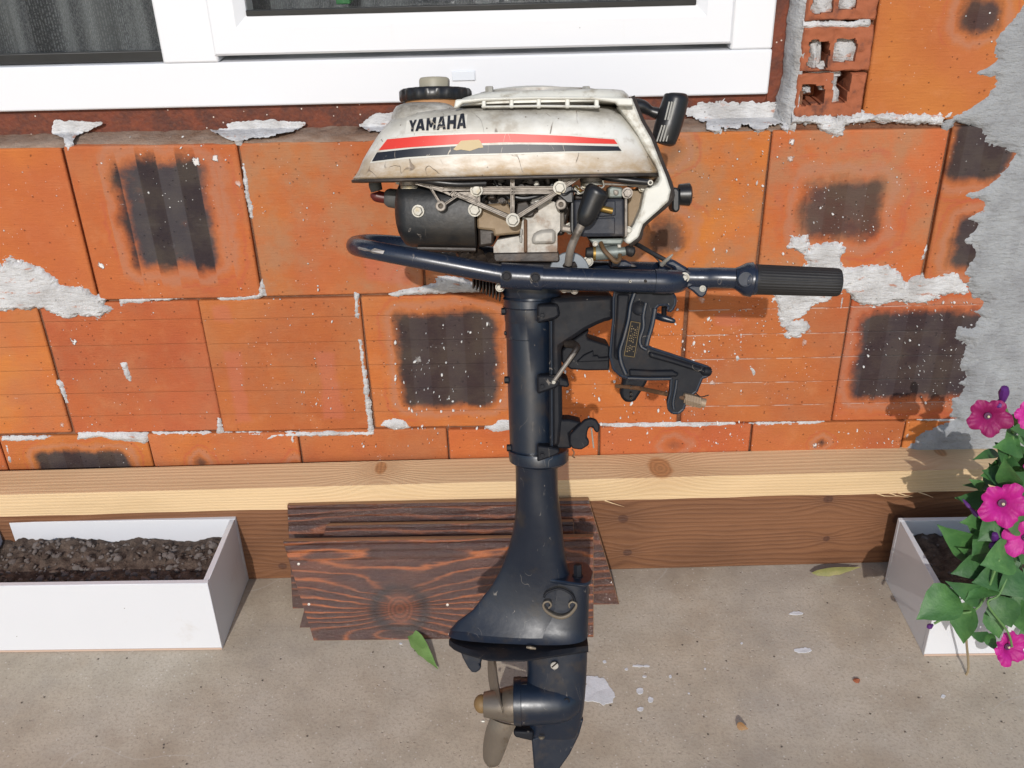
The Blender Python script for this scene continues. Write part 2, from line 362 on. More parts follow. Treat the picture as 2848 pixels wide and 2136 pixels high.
# left beyond the window, and above it, out of frame
for r in range(3, 9):
    for i in range(3): block(-2.4+i*BW, -2.4+(i+1)*BW, ROWZ[3]+(r-3)*BH+.008, ROWZ[3]+(r-2)*BH+.008, brick_mat(rnd))
WZ1 = 1.95
def wr(x, y): p = W(*kwr(x, y)); return p.x, p.z
za, zb_, zc, zd = wr(900, 765)[1], wr(900, 470)[1], wr(900, 175)[1], wr(900, -160)[1]
core = MB(); core.box((-2.6, .0075, 0), (2.1, .19, ROWZ[3]-.005)); core.box((BX+.004, .0075, ROWZ[3]-.004), (2.1, .19, 2.2)); core.box((WR+.004, .115, ROWZ[3]-.004), (BX+.003, .189, 2.2)); core.box((WR+.001, .012, ROWZ[3]-.004), (WR+.017, .114, 2.2)); core.box((BX-.006, .012, ROWZ[3]-.004), (BX+.0035, .114, 2.2)); core.box((WR+.004, .006, ROWZ[3]-.003), (BX+.003, .1145, za+.002)); core.box((-2.6, .0075, ROWZ[3]-.004), (-1.64, .19, 2.2)); core.box((-1.635, .0085, WZ1), (WR, .19, 2.2))
core.obj('joint_mortar', BED, wall)
rv = MB(); rs_ = []
for i in range(260):
    z = ROWZ[3]-.003+.0048*i; q = lambda k, f: mnoise.noise(Vector((k, 2, z*f))); w_ = max(0, 1-(z-ROWZ[3])/.05)
    rs_.append([Vector((WR-.006-.010*w_+.004*q(1, 30)+.002*q(2, 120), .052, z)), Vector((WR-.003-.006*w_+.004*q(1, 30)+.002*q(3, 120), .02+.006*q(4, 40), z)), Vector((WR+.001+.002*q(5, 60), .004+.002*q(6, 90), z)), Vector((WR+.009+.004*q(7, 40)+.002*q(8, 130), .0005+.002*q(9, 80), z)), Vector((WR+.009, .03, z)), Vector((WR+.004, .053, z))])
rv.rings(rs_).obj('reveal_mortar', plaster_mat('reveal_mortar', (.50, .50, .50), (.36, .35, .34), .7, .004), wall, smooth=1.2)

# cut hollow bricks with open cells
HB = flat('broken_clay', (.38, .115, .05), .9, var=.4, bump=.003, sc=55, grime=(.065, .032, .028), gsc=24.)
def hollow(x0, x1, z0, z1, holes, seed):
    cx, cz = (x0+x1)/2, (z0+z1)/2; nx = max(4, int((x1-x0)/.0022)); nz = max(4, int((z1-z0)/.0022)); bm = MB()
    def N(x, z, f): return mnoise.noise(Vector((x*f, z*f, seed*3.3)))
    def inh(x, z):
        x += .004*N(x, z, 60); z += .004*N(z, x, 60)
        for h in holes:
            a, b, hx, hz = (h[0]+h[1])/2, (h[2]+h[3])/2, (h[1]-h[0])/2, (h[3]-h[2])/2; rr_ = min(hx, hz)*.5
            hx *= 1.16; hz *= 1.1; dx, dz = max(abs(x-a)-hx+rr_, 0), max(abs(z-b)-hz+rr_, 0)
            if dx*dx+dz*dz < rr_*rr_: return True
        return False
    X = [x0+(x1-x0)*i/nx for i in range(nx+1)]; Z = [z0+(z1-z0)*j/nz for j in range(nz+1)]; vs = []; fs = []; D = .055
    for i in range(nx+1):
        for j in range(nz+1):
            e = .0018 if i in (0, nx) or j in (0, nz) else 0
            x = X[i]+.0012*N(X[i], Z[j], 120)-cx; z = Z[j]+.0016*N(Z[j], X[i], 90)-cz; y = -.002+e*1.5+.005*N(X[i], Z[j], 30)+.0022*N(X[i], Z[j], 110)
            vs.append((x, y, z))
    M0 = len(vs); vs += [(v[0], D, v[2]) for v in vs]
    on = {(i, j): not inh((X[i]+X[i+1])/2, (Z[j]+Z[j+1])/2) for i in range(nx) for j in range(nz)}; ix = lambda i, j: i*(nz+1)+j
    for (i, j), o in on.items():
        if o: fs.append((ix(i, j), ix(i+1, j), ix(i+1, j+1), ix(i, j+1)))
        for di, dj, a, b in ((-1, 0, (i, j), (i, j+1)), (1, 0, (i+1, j), (i+1, j+1)), (0, -1, (i, j), (i+1, j)), (0, 1, (i, j+1), (i+1, j+1))):
            if o and not on.get((i+di, j+dj), False): fs.append((ix(*a), ix(*b), M0+ix(*b), M0+ix(*a)))
    bm.v = [Vector(v) for v in vs]; bm.f = fs; bm.box((x0-cx+.001, D+.001, z0-cz+.001), (x1-cx-.001, .112, z1-cz-.001))
    o = bm.obj('brick', HB, wall, loc=(cx, 0, cz), smooth=.7); tag(o, 'cut hollow brick showing its open cells')
    return o
def hole(a, b, c, d):
    p = wr(a, (b+d)/2); q = wr(c, (b+d)/2); t = wr((a+c)/2, b); u = wr((a+c)/2, d); return (p[0], q[0], u[1], t[1])
xa, xb = WR+.004, BX-.001
hollow(xa, xb-.002, za, zb_-.002, [hole(770, 555, 905, 675), hole(985, 440, 1075, 660)], 1)
hollow(xa, xb, zb_+.001, zc, [hole(820, 265, 935, 440), hole(985, 262, 1120, 395)], 2)
hollow(xa, xb, zc+.008, zd, [hole(850, -90, 970, 80), hole(1020, -90, 1120, 55)], 3)
hollow(xa, xb, zd+.008, zd+.1, [], 4)
zq = zd+.108
while zq < 2.1: hollow(xa, xb, zq, zq+.1, [], int(zq*100)); zq += .108

import numpy as np
def inner_mortar():
    for i, (x, y, rx, rz) in enumerate([(845, 350, .010, .03), (880, 470, .03, .014), (1045, 330, .022, .024), (960, 630, .010, .018), (930, 500, .014, .02), (905, 30, .022, .022), (1072, 20, .018, .014), (790, 575, .007, .006), (915, 45, .02, .02)]):
        c = W(*kwr(x, y), .02); bm = bmesh.new(); bmesh.ops.create_icosphere(bm, subdivisions=3, radius=1)
        vs = []
        for v in bm.verts:
            k = 1+.35*mnoise.noise(v.co*2.2+Vector((i*5, 0, 0)))+.15*mnoise.noise(v.co*7); vs.append((v.co.x*rx*k, v.co.y*.018*k, v.co.z*rz*k))
        mesh('mortar_lump', vs, [tuple(q.index for q in f.verts) for f in bm.faces], MORTAR, wall, loc=(c.x, .022, c.z), smooth=1.2); bm.free()
inner_mortar()
def patch(name, pts, y0, m, seed, it=3, amp=.0035, cell=.0017, label=None, world=False, clipx=None, taper=.007, par=None, soft=1.):
    # ragged smear: a height field that thins out to nothing at its torn edge
    P = np.array([((p[0], p[1]) if world else (W(*p, y0).x, W(*p, y0).z)) for p in pts]); lo = P.min(0)-.006; hi = P.max(0)+.006
    if clipx: hi[0] = min(hi[0], clipx)
    nx = max(2, int((hi[0]-lo[0])/cell)); nz = max(2, int((hi[1]-lo[1])/cell)); xs = np.linspace(lo[0], hi[0], nx+1); zs = np.linspace(lo[1], hi[1], nz+1)
    X, Z = np.meshgrid(xs, zs, indexing='ij'); d2 = np.full(X.shape, 1e9); ins = np.zeros(X.shape, bool); n = len(P)
    for i in range(n):
        ax, az = P[i]; bx, bz = P[(i+1) % n]; ex, ez = bx-ax, bz-az; L = ex*ex+ez*ez+1e-12
        t = np.clip(((X-ax)*ex+(Z-az)*ez)/L, 0, 1); d2 = np.minimum(d2, (X-ax-t*ex)**2+(Z-az-t*ez)**2)
        if abs(ez) > 1e-12: c = ((az > Z) != (bz > Z)) & (X < (Z-az)*ex/ez+ax); ins ^= c
    f = np.where(ins, 1, -1)*np.sqrt(d2)+(.0015 if name == 'mortar_patch' else 0); vs = []; idx = {}; fs = []; H = {}
    near = np.abs(f) < .02
    for i in range(nx+1):
        for j in range(nz+1):
            if near[i, j]:
                x, z = xs[i], zs[j]; q = mnoise.noise(Vector((x*55, z*75, seed)))+.8*mnoise.noise(Vector((x*140, z*190, seed+3)))+.8*mnoise.noise(Vector((x*300, z*400, seed+7)))
                f[i, j] += amp*q
    hgt = np.clip(f/taper, 0, 1)**.7*soft
    def V(k, x, z, h):
        if k not in idx: idx[k] = len(vs); vs.append((x, .0025+(y0-.0025)*h, z))
        return idx[k]
    for i in range(nx):
        for j in range(nz):
            C = [(i, j), (i+1, j), (i+1, j+1), (i, j+1)]; F = [f[c] for c in C]
            if max(F) <= 0: continue
            if min(F) > 0:
                fs.append(tuple(V(c, xs[c[0]], zs[c[1]], hgt[c]) for c in C)); continue
            poly = []
            for k in range(4):
                a, b = C[k], C[(k+1) % 4]; fa, fb = F[k], F[(k+1) % 4]
                if fa > 0: poly.append(V(a, xs[a[0]], zs[a[1]], hgt[a]))
                if (fa > 0) != (fb > 0):
                    t = fa/(fa-fb); key = (min(a, b), max(a, b)); poly.append(V(key, xs[a[0]]+(xs[b[0]]-xs[a[0]])*t, zs[a[1]]+(zs[b[1]]-zs[a[1]])*t, 0))
            if len(poly) > 2: fs.append(tuple(poly))
    if not vs: return None
    if name == 'mortar_patch':
        zl = ROWZ[3]+.003
        for i, v in enumerate(vs):
            if v[2] > zl and v[0] < WR+.001:
                p = Vector(v); q = CAMP+(p-CAMP)*((zl-CAMP.z)/(p.z-CAMP.z))
                if q.y > .050: q = CAMP+(p-CAMP)*((.050-CAMP.y)/(p.y-CAMP.y)); q.z = max(q.z, zl)
                k = min(1, (v[2]-zl)/.004); q.z += .004*k; q.y -= .002; vs[i] = tuple(q)
    c = (lo+hi)/2; o = mesh(name, [(v[0]-c[0], v[1], v[2]-c[1]) for v in vs], fs, m, par or wall, smooth=1.2, loc=(c[0], 0, c[1]))
    if label: o['label'] = label
    return o
lg = MB(); n = 260; x_0, x_1 = -1.6, WR+.0; rs = []
for i in range(n+1):
    x = x_0+(x_1-x_0)*i/n; q = lambda k, f: mnoise.noise(Vector((x*f, k, 3))); zt_ = ROWZ[3]-.002
    y0_ = .004+.010*q(0, 9)+.006*q(1, 40); rs.append([Vector((x, max(.0015, y0_), zt_-.001)), Vector((x, max(.003, y0_+.002), zt_+.0015+.001*q(2, 30))), Vector((x, .03, zt_+.003+.003*q(3, 20)+.002*q(4, 70))), Vector((x, .0575, zt_+.007+.005*q(5, 16)+.003*q(6, 60))), Vector((x, .06, zt_-.001))])
lg.rings(rs).obj('ledge_mortar', plaster_mat('dusty_ledge_mortar', (.27, .20, .155), (.20, .12, .08), .6, .003), wall, smooth=1.3)
# left splash of mortar and joint fillings
patch('mortar_patch', [kll(*p) for p in [(-40, 160), (0, 190), (30, 140), (120, 160), (200, 190), (260, 230), (320, 290), (400, 300), (480, 315), (540, 350), (600, 370), (560, 385), (610, 430), (560, 465), (520, 480), (430, 470), (350, 480), (300, 455), (200, 425), (100, 430), (0, 440), (-40, 440)]]
      , -.006, MORTAR, 1, amp=.005, label='broad pale mortar smear at the left edge')
fills = [
 [kll(*p) for p in [(660, 362), (1015, 362), (980, 374), (850, 378), (770, 392), (700, 392), (670, 408)]],
 [kll(*p) for p in [(1205, 362), (1440, 345), (1465, 260), (1487, 350), (1420, 368), (1330, 380), (1240, 376)]],
 [kll(*p) for p in [(1980, 335), (2000, 345), (2003, 480), (1985, 470)]],
 [kll(*p) for p in [(2005, 600), (2016, 600), (2060, 900), (2085, 1115), (2062, 1118), (2035, 900)]],
 [kll(*p) for p in [(430, 1118), (820, 1124), (825, 1165), (800, 1180), (760, 1165), (640, 1165), (560, 1140), (425, 1160)]],
 [kll(*p) for p in [(0, 1142), (290, 1142), (240, 1158), (100, 1168), (0, 1165)]],
 [kll(*p) for p in [(850, 1120), (1180, 1120), (1150, 1134), (900, 1138)]],
 [kll(*p) for p in [(1210, 1122), (2085, 1118), (2090, 1130), (1640, 1140), (1560, 1140), (1490, 1165), (1470, 1150), (1500, 1134)]],
 [kll(*p) for p in [(1214, 1040), (1222, 1040), (1242, 1120), (1210, 1124)]],
 [kll(*p) for p in [(310, 830), (340, 835), (375, 950), (362, 948)]],
 [kll(*p) for p in [(25, 1185), (36, 1185), (62, 1300), (48, 1300)]],
 [kll(*p) for p in [(1622, 1136), (1640, 1136), (1650, 1245), (1644, 1245)]],
 [kwl(*p) for p in [(355, 770), (400, 770), (390, 880), (415, 965), (400, 965), (372, 900)]],
 [kwl(*p) for p in [(290, 765), (300, 700), (430, 700), (560, 708), (500, 740), (420, 770), (395, 800), (360, 785)]],
 [kwl(*p) for p in [(455, 1170), (470, 1170), (495, 1275), (478, 1270)]],
 [kwl(*p) for p in [(1180, 752), (1290, 742), (1270, 715), (1500, 692), (1700, 708), (1640, 748), (1500, 770), (1350, 780), (1345, 818), (1320, 815), (1310, 785)]],
 [kwl(*p) for p in [(1352, 910), (1365, 915), (1405, 1180), (1410, 1225), (1395, 1220), (1370, 1080)]],
 [kwl(*p) for p in [(2020, 720), (2100, 655), (2200, 660), (2150, 750), (2060, 750)]],
 [k2(*p) for p in [(480, 1370), (900, 1275), (980, 1250), (960, 1210), (1080, 1180), (1250, 1200), (1330, 1250), (1430, 1310), (1400, 1340), (1100, 1350), (800, 1365), (560, 1390)]],
 [kwm(*p) for p in [(420, 1240), (700, 1235), (925, 1218), (925, 1232), (760, 1250), (470, 1252)]],
 [kwm(*p) for p in [(1530, 1215), (1770, 1215), (1700, 1228)]],
 [kwm(*p) for p in [(1580, 45), (1592, 100), (1560, 195), (1535, 190), (1560, 120)]],
 [kwm(*p) for p in [(1050, 350), (1050, 420), (1035, 490), (1015, 495), (1025, 440)]],
 [kwm(*p) for p in [(395, 785), (430, 840), (480, 900), (460, 960), (435, 890)]],
 [kwm(*p) for p in [(330, 800), (360, 785), (375, 820), (350, 840)]],
 [kwr(*p) for p in [(0, 730), (200, 690), (600, 700), (660, 660), (690, 300), (720, 280), (718, 560), (700, 760), (1120, 770), (1130, 735), (1750, 752), (1690, 815), (1400, 800), (1280, 790), (1060, 815), (1050, 880), (1000, 895), (920, 860), (870, 815), (700, 812), (680, 860), (650, 815), (560, 820), (510, 870), (430, 830), (250, 840), (240, 870), (180, 870), (150, 820), (40, 770)]],
 [kwr(*p) for p in [(718, 110), (770, 150), (1100, 150), (1225, 125), (1215, 185), (1100, 178), (770, 180), (740, 190), (760, 330), (735, 330), (712, 180)]],
 [kwl(*p) for p in [(2330, 500), (2330, 500)]],
 [k4(*p) for p in [(980, 1238), (1500, 1232), (1900, 1222), (2130, 1224), (2140, 1240), (1900, 1262), (1600, 1270), (1300, 1262), (1100, 1272)]],
 [k4(*p) for p in [(0, 1270), (60, 1240), (100, 1200), (190, 1190), (300, 1230), (300, 1290), (190, 1300), (60, 1320)]],
 [kll(*p) for p in [(2110, 1080), (2150, 1050), (2212, 1040), (2270, 1050), (2290, 1090), (2212, 1105)]],
 [kll(*p) for p in [(670, 735), (700, 730), (715, 780), (730, 835), (700, 815)]],
]
for i, f in enumerate(fills):
    if len(set(f)) > 2: patch('mortar_patch', f, -.0035 if i != 25 else -.007, MORTAR, 20+i, amp=.0022 if i != 25 else .004)
patch('mortar_patch', [kwm(*p) for p in [(700, 20), (820, 15), (830, 100), (870, 70), (1000, 60), (1070, 100), (1040, 150), (1050, 230), (1200, 215), (1330, 210), (1430, 270), (1450, 330), (1500, 280), (1620, 280), (1700, 255), (1800, 250), (1830, 330), (1860, 390), (1700, 410), (1560, 460), (1380, 440), (1250, 480), (1180, 470), (1100, 420), (1060, 360), (960, 440), (860, 470), (790, 540), (700, 570), (830, 570), (820, 640), (740, 690), (670, 680), (630, 580), (600, 450), (560, 380), (700, 250), (820, 200), (800, 150), (740, 110), (690, 100)]],
      -.006, MORTAR, 99, amp=.005, label='pale mortar smear behind the tiller grip, running down the wall')
for i, (x, y, s_) in enumerate([(200, 600, 24), (160, 740, 30)]): pass
fl_ = MB(); rf = random.Random(77)
for (xa__, ya__, xb__, yb__, cnt, big_) in ((1560, 860, 2060, 1190, 190, 1.), (1100, 860, 1400, 1190, 110, .9), (2400, 840, 2700, 1120, 60, .8), (2120, 520, 2480, 820, 60, .8), (1600, 1180, 2480, 1230, 50, .8), (150, 380, 1000, 1200, 70, .6), (1930, 390, 2120, 740, 40, .7), (980, 1190, 1400, 1240, 30, .8)):
    for _ in range(int(cnt*.75)):
        if _ % 6 == 0: cx_, cy_ = rf.uniform(xa__, xb__), rf.uniform(ya__, yb__)
        p = W(min(xb__, max(xa__, rf.gauss(cx_, 60))), min(yb__, max(ya__, rf.gauss(cy_, 45)))); rr_ = rf.choice([.0004, .0005, .0006, .0008, .0010, .0014, .0022])*big_; an = rf.gauss(1.4, .5); el = rf.uniform(1, 2.2); n = 7
        pts_ = [(rr_*el*math.cos(6.283*k/n)*rf.uniform(.6, 1.2), rr_*math.sin(6.283*k/n)*rf.uniform(.6, 1.2)) for k in range(n)]
        P_ = [Vector((p.x+a*math.cos(an)-b*math.sin(an), -.0032, p.z+a*math.sin(an)+b*math.cos(an))) for a, b in pts_]; m_ = Vector((p.x, -.0045-rr_*.3, p.z))
        fl_.add(P_+[m_]+[q+Vector((0, .003, 0)) for q in P_], [(k, (k+1) % n, n) for k in range(n)]+[(k, k+n+1, (k+1) % n+n+1, (k+1) % n) for k in range(n)])
tag(fl_.obj('mortar_fleck', flat('dried_paint_fleck', (.66, .65, .63), .8), wall, smooth=1.3), kind='stuff')
# grey render coat at the right
edge = [kwr(*p) for p in [(2230, -200), (2200, 40), (2150, 110), (2060, 190), (2015, 270), (2020, 390), (1950, 440), (1850, 490), (1690, 500), (1850, 512), (2020, 535), (1990, 600), (1900, 670), (1760, 750), (1690, 825), (1720, 890), (1790, 800), (1880, 830), (1940, 900), (1920, 960), (2000, 975), (2135, 1020), (2060, 1100), (2030, 1150), (1950, 1210), (1860, 1240), (1790, 1300), (1940, 1350), (1850, 1400), (1740, 1450), (1890, 1470), (1850, 1530), (1740, 1580), (1850, 1610)]] + \
       [kwm(*p) for p in [(1880, 130), (1820, 230), (1810, 290), (1860, 380), (1885, 430), (1960, 445), (1940, 500), (1860, 500), (1940, 560), (1900, 615), (1800, 610), (1770, 700), (1845, 740), (1810, 840), (1810, 900), (1845, 960), (1780, 990), (1830, 1015), (1800, 1060), (1750, 1090), (1740, 1200), (1770, 1220), (1650, 1260), (1530, 1330), (1450, 1420)]]
e3 = [(W(*p, -.009).x, W(*p, -.009).z) for p in edge]; xc = max(p[0] for p in e3[3:])+.03
e3 = [(e3[0][0], 1.5)]+e3+[(e3[-1][0]-.02, .0)]+[(2.1, .0), (2.1, 1.5)]
rc = patch('render_coat', e3, -.007, RENDER, 5, amp=.0042, cell=.0022, world=True, clipx=xc, taper=.016)
MB().box((xc, -.007, 0), (2.1, .004, 2.2)).obj('render_coat', RENDER, wall)
rc['label'] = 'rough grey render with a ragged trowelled edge'

# ------------------------------------------------------------------ window
YF = .045                                 # face of the window frame
win = tag(empty('window', (W(1000, 200, YF).x, YF, W(1000, 290, YF).z)), 'white plastic window with a fixed pane and an opening sash, set above the block wall', 'window')
wo = win.location.copy()
zb0 = W(1000, 289, YF).z; zb1 = W(225, 183, YF).z; xr = W(2150, 130, YF).x; m0 = W(455, 180, YF).x; m1 = W(608, 165, YF).x
xl = -1.62
def wpart(name, a, b, m=PVC, bevel=.003, p=win):
    off = wo if p == win else Vector((0, 0, 0))
    return MB().box(tuple(Vector(a)-wo), tuple(Vector(b)-wo)).obj(name, m, p, bevel=bevel)
wpart('frame_rail', (xl, YF, zb0), (xr, YF+.06, zb1)); wpart('frame_rail', (xl, YF, WZ1-.07), (xr, YF+.06, WZ1-.002))
zs = W(1300, 148, YF).z
wpart('frame_post', (W(2034, 100, YF).x, YF+.001, zb1), (xr-.0005, YF+.059, WZ1-.072)); wpart('frame_post', (xl, YF+.001, zb1), (xl+.07, YF+.059, WZ1-.072))
wpart('mullion', (m0, YF-.001, zb1-.0), (m1, YF+.058, WZ1-.072))
# opening sash: four rails with mitred, sloping inner edges
def sash(x0, x1, z0, z1, y0, wid, lip):
    for q in (((x0, z0), (x1, z0), (x1-wid, z0+wid), (x0+wid, z0+wid)), ((x0, z1), (x1, z1), (x1-wid, z1-wid), (x0+wid, z1-wid)),
              ((x0, z0), (x0, z1), (x0+wid, z1-wid), (x0+wid, z0+wid)), ((x1, z0), (x1, z1), (x1-wid, z1-wid), (x1-wid, z0+wid))):
        P = [Vector((a, 0, b))-wo for a, b in q]; o0, o1, i1, i0 = P; g = .0006
        mid0 = o0.lerp(i0, .72); mid1 = o1.lerp(i1, .72); yb = y0+.05-YF
        v = []
        for p, y in ((o0, y0+.003-YF), (o1, y0+.003-YF), (o0.lerp(i0, .06), y0-YF), (o1.lerp(i1, .06), y0-YF), (mid0, y0-YF), (mid1, y0-YF), (i0, y0+lip-YF), (i1, y0+lip-YF)):
            v.append((p.x, y, p.z))
        for p in (o0, o1, i0, i1): v.append((p.x, yb, p.z))
        mesh('sash_rail', v, [(0, 1, 3, 2), (2, 3, 5, 4), (4, 5, 7, 6), (6, 7, 11, 10), (8, 9, 11, 10), (0, 1, 9, 8), (0, 2, 4, 6, 10, 8), (1, 3, 5, 7, 11, 9)], PVC, win, smooth=0)
sx0 = m1-.004; sx1 = W(2040, 100, YF-.012).x; sz0 = W(1300, 142, YF-.012).z
swd = W(1300, 30, YF-.012).z-sz0
sash(sx0, sx1, sz0, WZ1-.09, YF-.005, swd*.98, .010)
mk = MB(); gx0, gx1, gz0 = sx0+swd-.003, sx1-swd+.003, sz0+swd-.004
GLA = None
def glass():
    global NT
    m = bpy.data.materials.new('window_glass'); m.use_nodes = True; NT = m.node_tree; NT.nodes.remove(NT.nodes['Principled BSDF'])
    t = NT.nodes.new('ShaderNodeBsdfTransparent'); t.inputs[0].default_value = (.86, .87, .87, 1); g = NT.nodes.new('ShaderNodeBsdfGlossy'); g.inputs['Roughness'].default_value = .02
    f = NT.nodes.new('ShaderNodeFresnel'); f.inputs[0].default_value = 1.5; x = NT.nodes.new('ShaderNodeMixShader')
    NT.links.new(f.outputs[0], x.inputs[0]); NT.links.new(t.outputs[0], x.inputs[1]); NT.links.new(g.outputs[0], x.inputs[2]); NT.links.new(x.outputs[0], NT.nodes['Material Output'].inputs[0])
    return m
GLASS = glass()
wpart('glass_pane', (gx0, YF+.010, gz0), (gx1, YF+.014, WZ1-.09-swd+.003), GLASS, 0)
wpart('gasket', (gx0+.002, YF+.002, gz0+.002), (gx1-.002, YF+.009, gz0+.010), GASKET, .001)
fx1 = m0; fz0 = zb1
wpart('glass_pane', (xl+.068, YF+.024, fz0+.001), (fx1-.001, YF+.028, WZ1-.075), GLASS, 0)
wpart('gasket', (xl+.07, YF+.014, fz0+.001), (fx1-.002, YF+.023, fz0+.016), GASKET, .001)
# drain cap on the bottom rail
a = W(*k1(678, 38), YF); b = W(*k1(823, 95), YF)
wpart('drain_cap', (a.x, YF-.003, b.z), (b.x, YF-.0003, a.z), flat('grey_cap', (.66, .69, .73), .4), .001)
# rusty steel sub-frame round the window
ry = .055
wpart('rusty_subframe', (xl-.01, ry+.003, ROWZ[3]-.004), (xr+.028, ry+.04, zb0-.0005), RUST, .001)
wpart('rusty_subframe', (xr+.0005, ry, zb0-.03), (WR+.012, ry+.04, WZ1-.002), RUST, .001)
# curtain behind the panes
def curt(co):
    x, y, z = sep(co); f = noi(vmul(co, (9, 1, .6)), 1, 3); th = sin(x*2600)*.5+.5; st = step(noi(vmul(vadd(co, (2, 0, 0)), (22, 0, 1)), 1, 2), .42, .58)
    c = mixc(st, (.055, .06, .07), (.17, .18, .19)); c = mixc(th*.5*step(noi(vmul(co, (500, 1, 260)), 1, 2), .4, .6), c, (.42, .44, .45))
    return {'Base Color': c, 'Roughness': .9}
cm = MB(); nx = 150; cv = []; cf = []
for i in range(nx+1):
    x = xl+.08+(WR-.08-xl)*i/nx; yy = .18+.02*math.sin(x*52+1.6*math.sin(x*9))+.008*math.sin(x*131)
    for z in (.70, 1.0, 1.9): cv.append((x+.0-(1.9-z)*.02*math.sin(x*7), yy, z))
for i in range(nx):
    for j in range(2): a = i*3+j; cf.append((a, a+3, a+4, a+1))
cu = mesh('curtain', cv, cf, mat('sheer_curtain', curt), smooth=1.5); tag(cu, 'sheer grey patterned curtain hanging behind the window glass', 'curtain')
gbx = W(930, -30, .1); gby = W(975, 12, .1)
tag(MB().box((gbx.x, .10, gby.z), (gby.x, .13, gby.z+.06)).obj('green_box', flat('green_card', (.03, .22, .06), .6), bevel=.002), 'small green box standing behind the sash glass', 'box')

# ------------------------------------------------------------------ timber by the wall
def kl(px, py, y, o): p = W(px, py, y); return p.x-o[0], p.z-o[2]+(y-o[1])*.6
def kt(px, py, o): p = G(px, py, o[2]+.044); return p.x-o[0], .044+(p.y-o[1])*.6
bz0 = W(1424, 1393, -.075).z; bz1 = bz0+.044
BMo = (0, -.0375, bz0)
kn = [(*kt(1836, 1300, BMo), .020, .045), (*kt(1062, 1292, BMo), .011, .05), (*kt(2620, 1262, BMo), .010, .03)]
PINE = wood_mat('fresh_pine', (.58, .385, .19), (.66, .475, .275), kn, dens=1100, rough=.65, kcol=(.34, .16, .06), warp=.006, contrast=.4)
bmx = MB(); n = 60; rr = random.Random(3)
zr = [rr.uniform(-.0012, .0012) for _ in range(n+1)]
rings = []
for i in range(n+1):
    x = -1.6+3.4*i/n; rings.append([(x, -.0375, zr[i]), (x, .034, 0), (x, .034, .044), (x, -.0375, .044)])
bmx.rings([[Vector(v) for v in r] for r in rings])
# splinters torn along the lower edge
for px in (880, 905, 1075, 2440, 2475, 2500, 1680, 2560):
    p = W(px, 1392-(px-1424)*.026, -.075); q = Vector((p.x, -.038, .001)); bmx.tube([q, q+Vector((.012, -.004, -.003)), q+Vector((.024+rr.random()*.012, -.006, -.008*rr.random()-.003))], [.0012, .0008, .0001], n=5)
beam = bmx.obj('pine_beam', PINE, bevel=.0012, seg=1, loc=BMo); beam.rotation_euler = (0, 0, R(1.1)); beam.location.y -= .006; tag(beam, 'long pale pine beam lying on top of the brown stained plank', 'beam')
PLo = (0, -.05, 0)
kn = [(*kl(1732, 1440, -.068, PLo), .009, .03), (*kl(1744, 1534, -.068, PLo), .008, .03), (*kl(2305, 1392, -.068, PLo), .008, .03), (*kl(2300, 1502, -.068, PLo), .006, .02), (*kl(2500, 1450, -.068, PLo), .010, .045), (*kl(790, 1560, -.068, PLo), .008, .025)]
STAIN = wood_mat('brown_stained_pine', (.115, .045, .020), (.20, .088, .040), kn, dens=700, rough=.55, kcol=(.06, .022, .012), warp=.02, wet=.25)
pk = MB().box((-1.6, -.018, 0), (1.8, .018, bz0-.0008)).obj('stained_plank', STAIN, bevel=.002, loc=PLo); pk.rotation_euler = (0, 0, R(1.1)); pk.location.y -= .006; tag(pk, 'brown stained plank standing on edge on the floor under the pale beam', 'plank')

RAWW = wood_mat('raw_board_edge', (.20, .105, .05), (.27, .15, .075), [], dens=300, rough=.75, contrast=.5)
def board(name, pts_bot, pts_top, yb, zb, yt, zt, th, m, label, group=None):
    # pts: x of left/right end at the bottom and top; face runs from (yb,zb) to (yt,zt)
    org = Vector(((pts_bot[0]+pts_bot[1])/2, yb, zb)); d = Vector((0, yt-yb, zt-zb)); h = d.length; u = d/h; nn = Vector((0, u.z, -u.y))
    v = []; prof = [(0, 0), (h-.002, 0), (h, .004), (h, th-.002), (h-.003, th), (0, th)]
    if zt > .1: # rows of ridges near the top edge
        prof = [(0, 0), (h*.78, 0), (h*.80, .0012), (h*.82, 0), (h*.86, 0), (h*.88, .0015), (h*.90, 0), (h*.93, 0), (h*.95, .002), (h*.965, 0), (h-.0015, .0005), (h, .004), (h, th-.002), (h-.003, th), (0, th)]
    for k in (0, 1):
        for (s_, t) in prof:
            x = pts_bot[k]+(pts_top[k]-pts_bot[k])*s_/h-org.x; v.append((x, t, s_))
    n = len(prof); f = [tuple(range(n-1, -1, -1)), tuple(range(n, 2*n))]+[(i, (i+1) % n, n+(i+1) % n, n+i) for i in range(n)]
    o = mesh(name, v, f, m, loc=org, bevel=.0006, seg=1); o.rotation_euler = (math.atan2(u.y, u.z)*-1, 0, 0)
    o.data.materials.append(RAWW)
    for p in o.data.polygons:
        if abs(p.normal.z) > .8 or abs(p.normal.x) > .8: p.material_index = 1
    tag(o, label, 'board', group); return o
def fx(p, y, z):
    d = ray(*p); # x where the ray meets the given depth
    return (CAMP+d*((y-CAMP.y)/d.y)).x
yA, zA, yT, zT = -.236, .0, -.167, .149
K = kbd(830, 690)
pA = W(*K, -.215); hA = math.hypot(yT-yA, zT); 
xo = (fx(kbd(345, 857), yA, 0)+fx(kbd(1912, 857), yA, 0))/2
VARN = wood_mat('dark_varnished_pine', (.34, .085, .012), (.036, .0085, .0045), [(pA.x-xo, .050, .024, .075)], dens=400, rough=.5, coat=.5, bumpd=.0006, cr=.07, contrast=.95, pw=7., spark=4., kcol=(.075, .020, .007), wet=.3, warp=.045, eye=1.)
